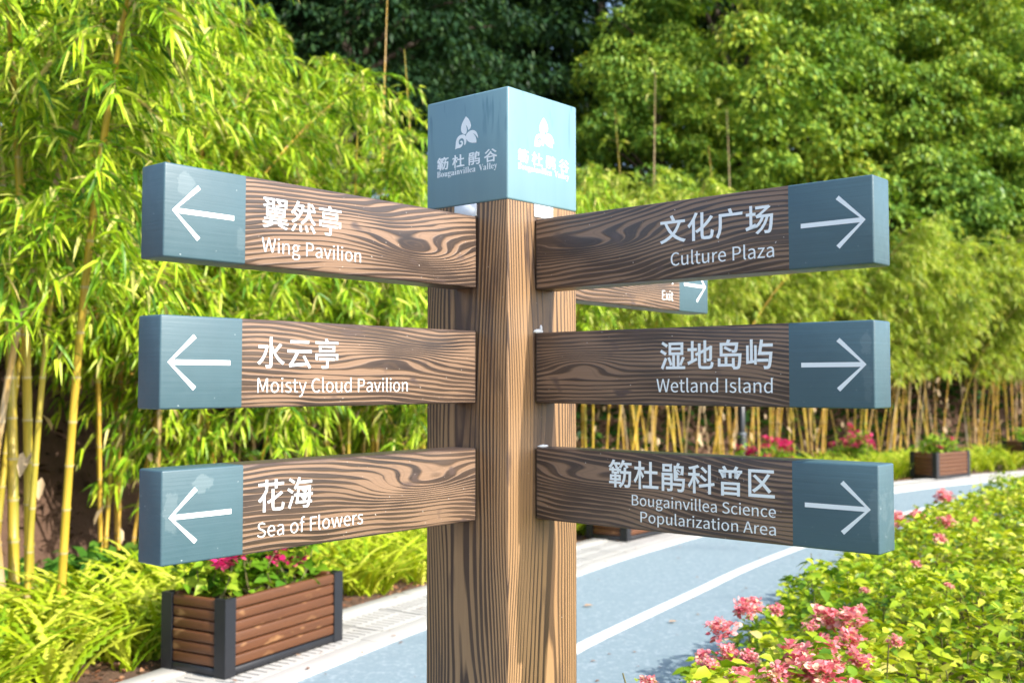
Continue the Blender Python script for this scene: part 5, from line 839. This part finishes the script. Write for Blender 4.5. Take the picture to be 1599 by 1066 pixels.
r2 = math.atan2(.80, .6); x, y = pl_c(1.106, 10.36, r2); planter(x, y, r2, 'planter box half hidden behind the lower right arm, beside the post'); boug_thing(x, y, .37, r2, (81, .3, .12, .25, 14, 20, 3), 'leafy plant in the planter hidden behind the lower right arm')
r3 = math.atan2(.8, .89)-.08; x, y = pl_c(6.63, 16.79, r3); planter(x, y, r3, 'small distant planter box at the bend of the path'); boug_thing(x, y, .37, r3, (82, .32, .13, .3, 18, 22, 3), 'bushy plant with a few pink flowers in the distant planter')
r4 = .62; x, y = 9.75, 20.3; planter(x, y, r4, 'farthest planter box cut off by the right edge of the picture'); boug_thing(x, y, .37, r4, (83, .32, .13, .28, 18, 22, 1), 'leafy plant in the farthest planter at the right edge')
boug_thing(3.9, 16.6, 0, .4, (84, .38, .25, .62, 30, 26, 12), 'magenta bougainvillea shrub beside the dark lamp pole', 1.7)
boug_thing(5.95, 18.6, 0, 1.4, (85, .5, .3, .72, 36, 26, 14), 'pink flowered shrub in the bed left of the distant planter', 1.6)

# ------------------------------------------------------------------ garden lamp beyond the bed
M_lamp = plain('lamp_black', (.016, .019, .025), .35, .2, 10.); M_coll = plain('lamp_collar', (.12, .14, .17), .3, .1); M_glass = plain('lamp_glass', (.62, .64, .62), .25, .05)
lamp = tag(empty('garden_lamp', (3.85, 18.0, 0)), 'dark garden lamp pole standing before the bamboo, between right arms', 'lamp')
def lathe(name, prof, mat, n=20):
    r = np.array([p[0] for p in prof]); z = np.array([p[1] for p in prof]); V, F_ = tube(np.column_stack([np.zeros(len(z)), np.zeros(len(z)), z]), r, n)
    a = np.linspace(0, 2*np.pi, n, endpoint=False); V = np.concatenate([np.column_stack([np.cos(a)*R, np.sin(a)*R, np.full(n, Z)]) for R, Z in prof]); return mesh_np(name, V, F_, mat, True)
obj('base_sleeve', lathe('base_sleeve', [(.0, 0), (.13, 0), (.13, .03), (.088, .05), (.085, .62), (.076, .66), (.0, .66)], M_lamp), lamp)
obj('collar', lathe('collar', [(.0, .655), (.082, .655), (.082, .70), (.0, .70)], M_coll), lamp)
obj('pole', lathe('pole', [(.058, .69), (.058, 1.55), (.0, 1.55)], M_lamp), lamp)
obj('lamp_glass', lathe('lamp_glass', [(0, 1.545), (.075, 1.55), (.082, 1.78), (0, 1.785)], M_glass), lamp)
obj('lamp_hood', lathe('lamp_hood', [(0, 1.78), (.12, 1.785), (.10, 1.83), (.03, 1.88), (0, 1.885)], M_lamp), lamp)

# ------------------------------------------------------------------ flowering hedge on the right
rng = np.random.default_rng(91)
hedge = tag(empty('flowering_hedge', (2.2, 5.2, 0)), 'low yellow-green hedge with coral flower clusters filling the lower right', 'hedge')
HO = np.array([2.2, 5.2, 0])
def hedge_off(P): return kerb_off(P)[0]-2.28                                  # metres in from the path edge
def hedge_top(P):
    o = np.maximum(hedge_off(P), 0); x, y = P[:, 0], P[:, 1]
    b = .36+.27*(1-np.exp(-o/.2)); return b+.06*np.sin(x*3.1+y*1.7)+.055*np.sin(x*6.3-y*5.1+1)+.055*np.sin(13*x+9*y)*np.sin(11*y-7*x)
n = 230000; P = np.column_stack([rng.uniform(-.2, 9.5, n), rng.uniform(.9, 14.5, n)])
k = (P[:, 0] < .42*P[:, 1]+1.6) & ~((np.abs(P[:, 0]-PC[0]) < .3) & (np.abs(P[:, 1]-PC[1]) < .32)); P = P[k]
off = hedge_off(P); keepp = off > -.16-.08*np.sin(P[:, 1]*4); P = P[keepp]
near = P[:, 1] < 7.5; k = near | (rng.random(len(P)) < .7); P = P[k]
zt = hedge_top(P); P3 = np.column_stack([P, zt*(1.04-rng.random(len(P))**1.9*.8)-.02]); 
D = rdir(len(P3), -.25, .75); L = rng.uniform(.038, .085, len(P3))
nr = P3[:, 1] < 6.5
hl = [leaves((P3-HO)[m], D[m], L[m], L[m]*.52*rng.uniform(.7, 1.15, m.sum()), .35, .3, shape=(.28, .62), wr=(1., .85), lite=lt) for m, lt in ((nr, False), (~nr, True))]
f_ = obj('foliage', leaf_mesh('foliage', hl, M_hedge), hedge); f_['kind'] = 'stuff'
st = []
for i in range(420):
    b = P[rng.integers(len(P))]; h = hedge_top(b[None])[0]; tp = np.array([*(b+rng.normal(0, .06, 2)), h*rng.uniform(.85, 1.12)]); u = np.linspace(0, 1, 5)[:, None]
    C = np.array([*b, 0])+(tp-np.array([*b, 0]))*u; st.append(tube(C-HO, np.linspace(.006, .0022, 5), 4))
o = obj('stems', mesh_np('stems', *join(st), M_stem), hedge); o['kind'] = 'stuff'
CORAL = [flower_cluster(100+i, .060, 132, M_coral, .025) for i in range(5)]
FLW = [(.80, 4.13, 1.0), (.97, 4.53, .95), (1.02, 4.58, .8), (1.10, 4.50, .55), (.66, 3.72, .6), (.74, 3.70, .75), (.80, 3.66, .6), (.43, 3.43, .5), (1.27, 4.36, 1.1), (1.34, 4.24, 1.2), (1.24, 3.98, .95), (.93, 3.56, 1.0), (.89, 3.36, 1.15), (.95, 3.30, 1.), (.69, 3.26, .8), (1.08, 3.74, .9), (1.18, 3.70, .8), (1.16, 4.2, .5), (2.56, 7.25, 1.3), (2.66, 7.4, 1.1), (2.79, 7.45, 1.1), (3.54, 8.85, 1.3), (2.74, 6.8, .9), (2.5, 6.3, .6), (1.6, 4.9, .4), (3.0, 7.0, .5), (.62, 3.42, .45), (.80, 3.30, .7), (1.02, 3.42, .55), (.57, 3.30, .5), (1.00, 3.18, .8), (1.38, 3.9, .5), (1.45, 4.5, .4), (2.1, 5.6, .45), (1.9, 4.7, .35)]
for i, (x, y, s) in enumerate(FLW):
    z = float(hedge_top(np.array([[x, y]]))[0])+.02+.03*s
    z = min(max(z, .64), .70); o = obj('flower_cluster', CORAL[i % 5], hedge, (x-HO[0], y-HO[1], z), (random.uniform(-.3, .3), random.uniform(-.3, .3), i*1.3)); o.scale = (s*.98,)*3
    # leafy stalk carrying the cluster
# litter blown onto the paving
rng = np.random.default_rng(6); s_ = rng.uniform(3.5, 16, 260); o_ = np.where(rng.random(260) < .6, rng.uniform(-.8, .1, 260), rng.uniform(.1, 2.3, 260)); p_, t_, n_ = kerb_at(s_)
P3 = np.column_stack([p_+n_*o_[:, None], np.where(o_ < .03, .038, .018)]); L = rng.uniform(.012, .04, 260)
tag(obj('leaf_debris', leaf_mesh('leaf_debris', [leaves(P3, rdir(260, -.05, .15), L, L*.5, .0, .2, np.zeros(260), lite=True)], M_chip)), 'small dry leaf bits scattered over the path and its edging', 'leaf debris', kind='stuff')
# a few fallen leaves on the path
M_fall = plain('dry_leaf', (.45, .27, .14), .8, .25)
rng = np.random.default_rng(5)
for x, y, l_, lab in [(.50, 7.52, .07, 'dry tan leaf lying on the blue path between post and white line'), (1.02, 7.03, .06, 'small dry leaf on the blue path right of the white line')]:
    V, T, Q = leaves(np.array([[0, 0, .006]]), np.array([[1., .2, .08]]), l_, l_*.6, .05, .3, np.zeros(1)); tag(obj('fallen_leaf', mesh_np('fallen_leaf', V, [T, Q], M_fall), None, (x, y, .0165)), lab, 'leaf')
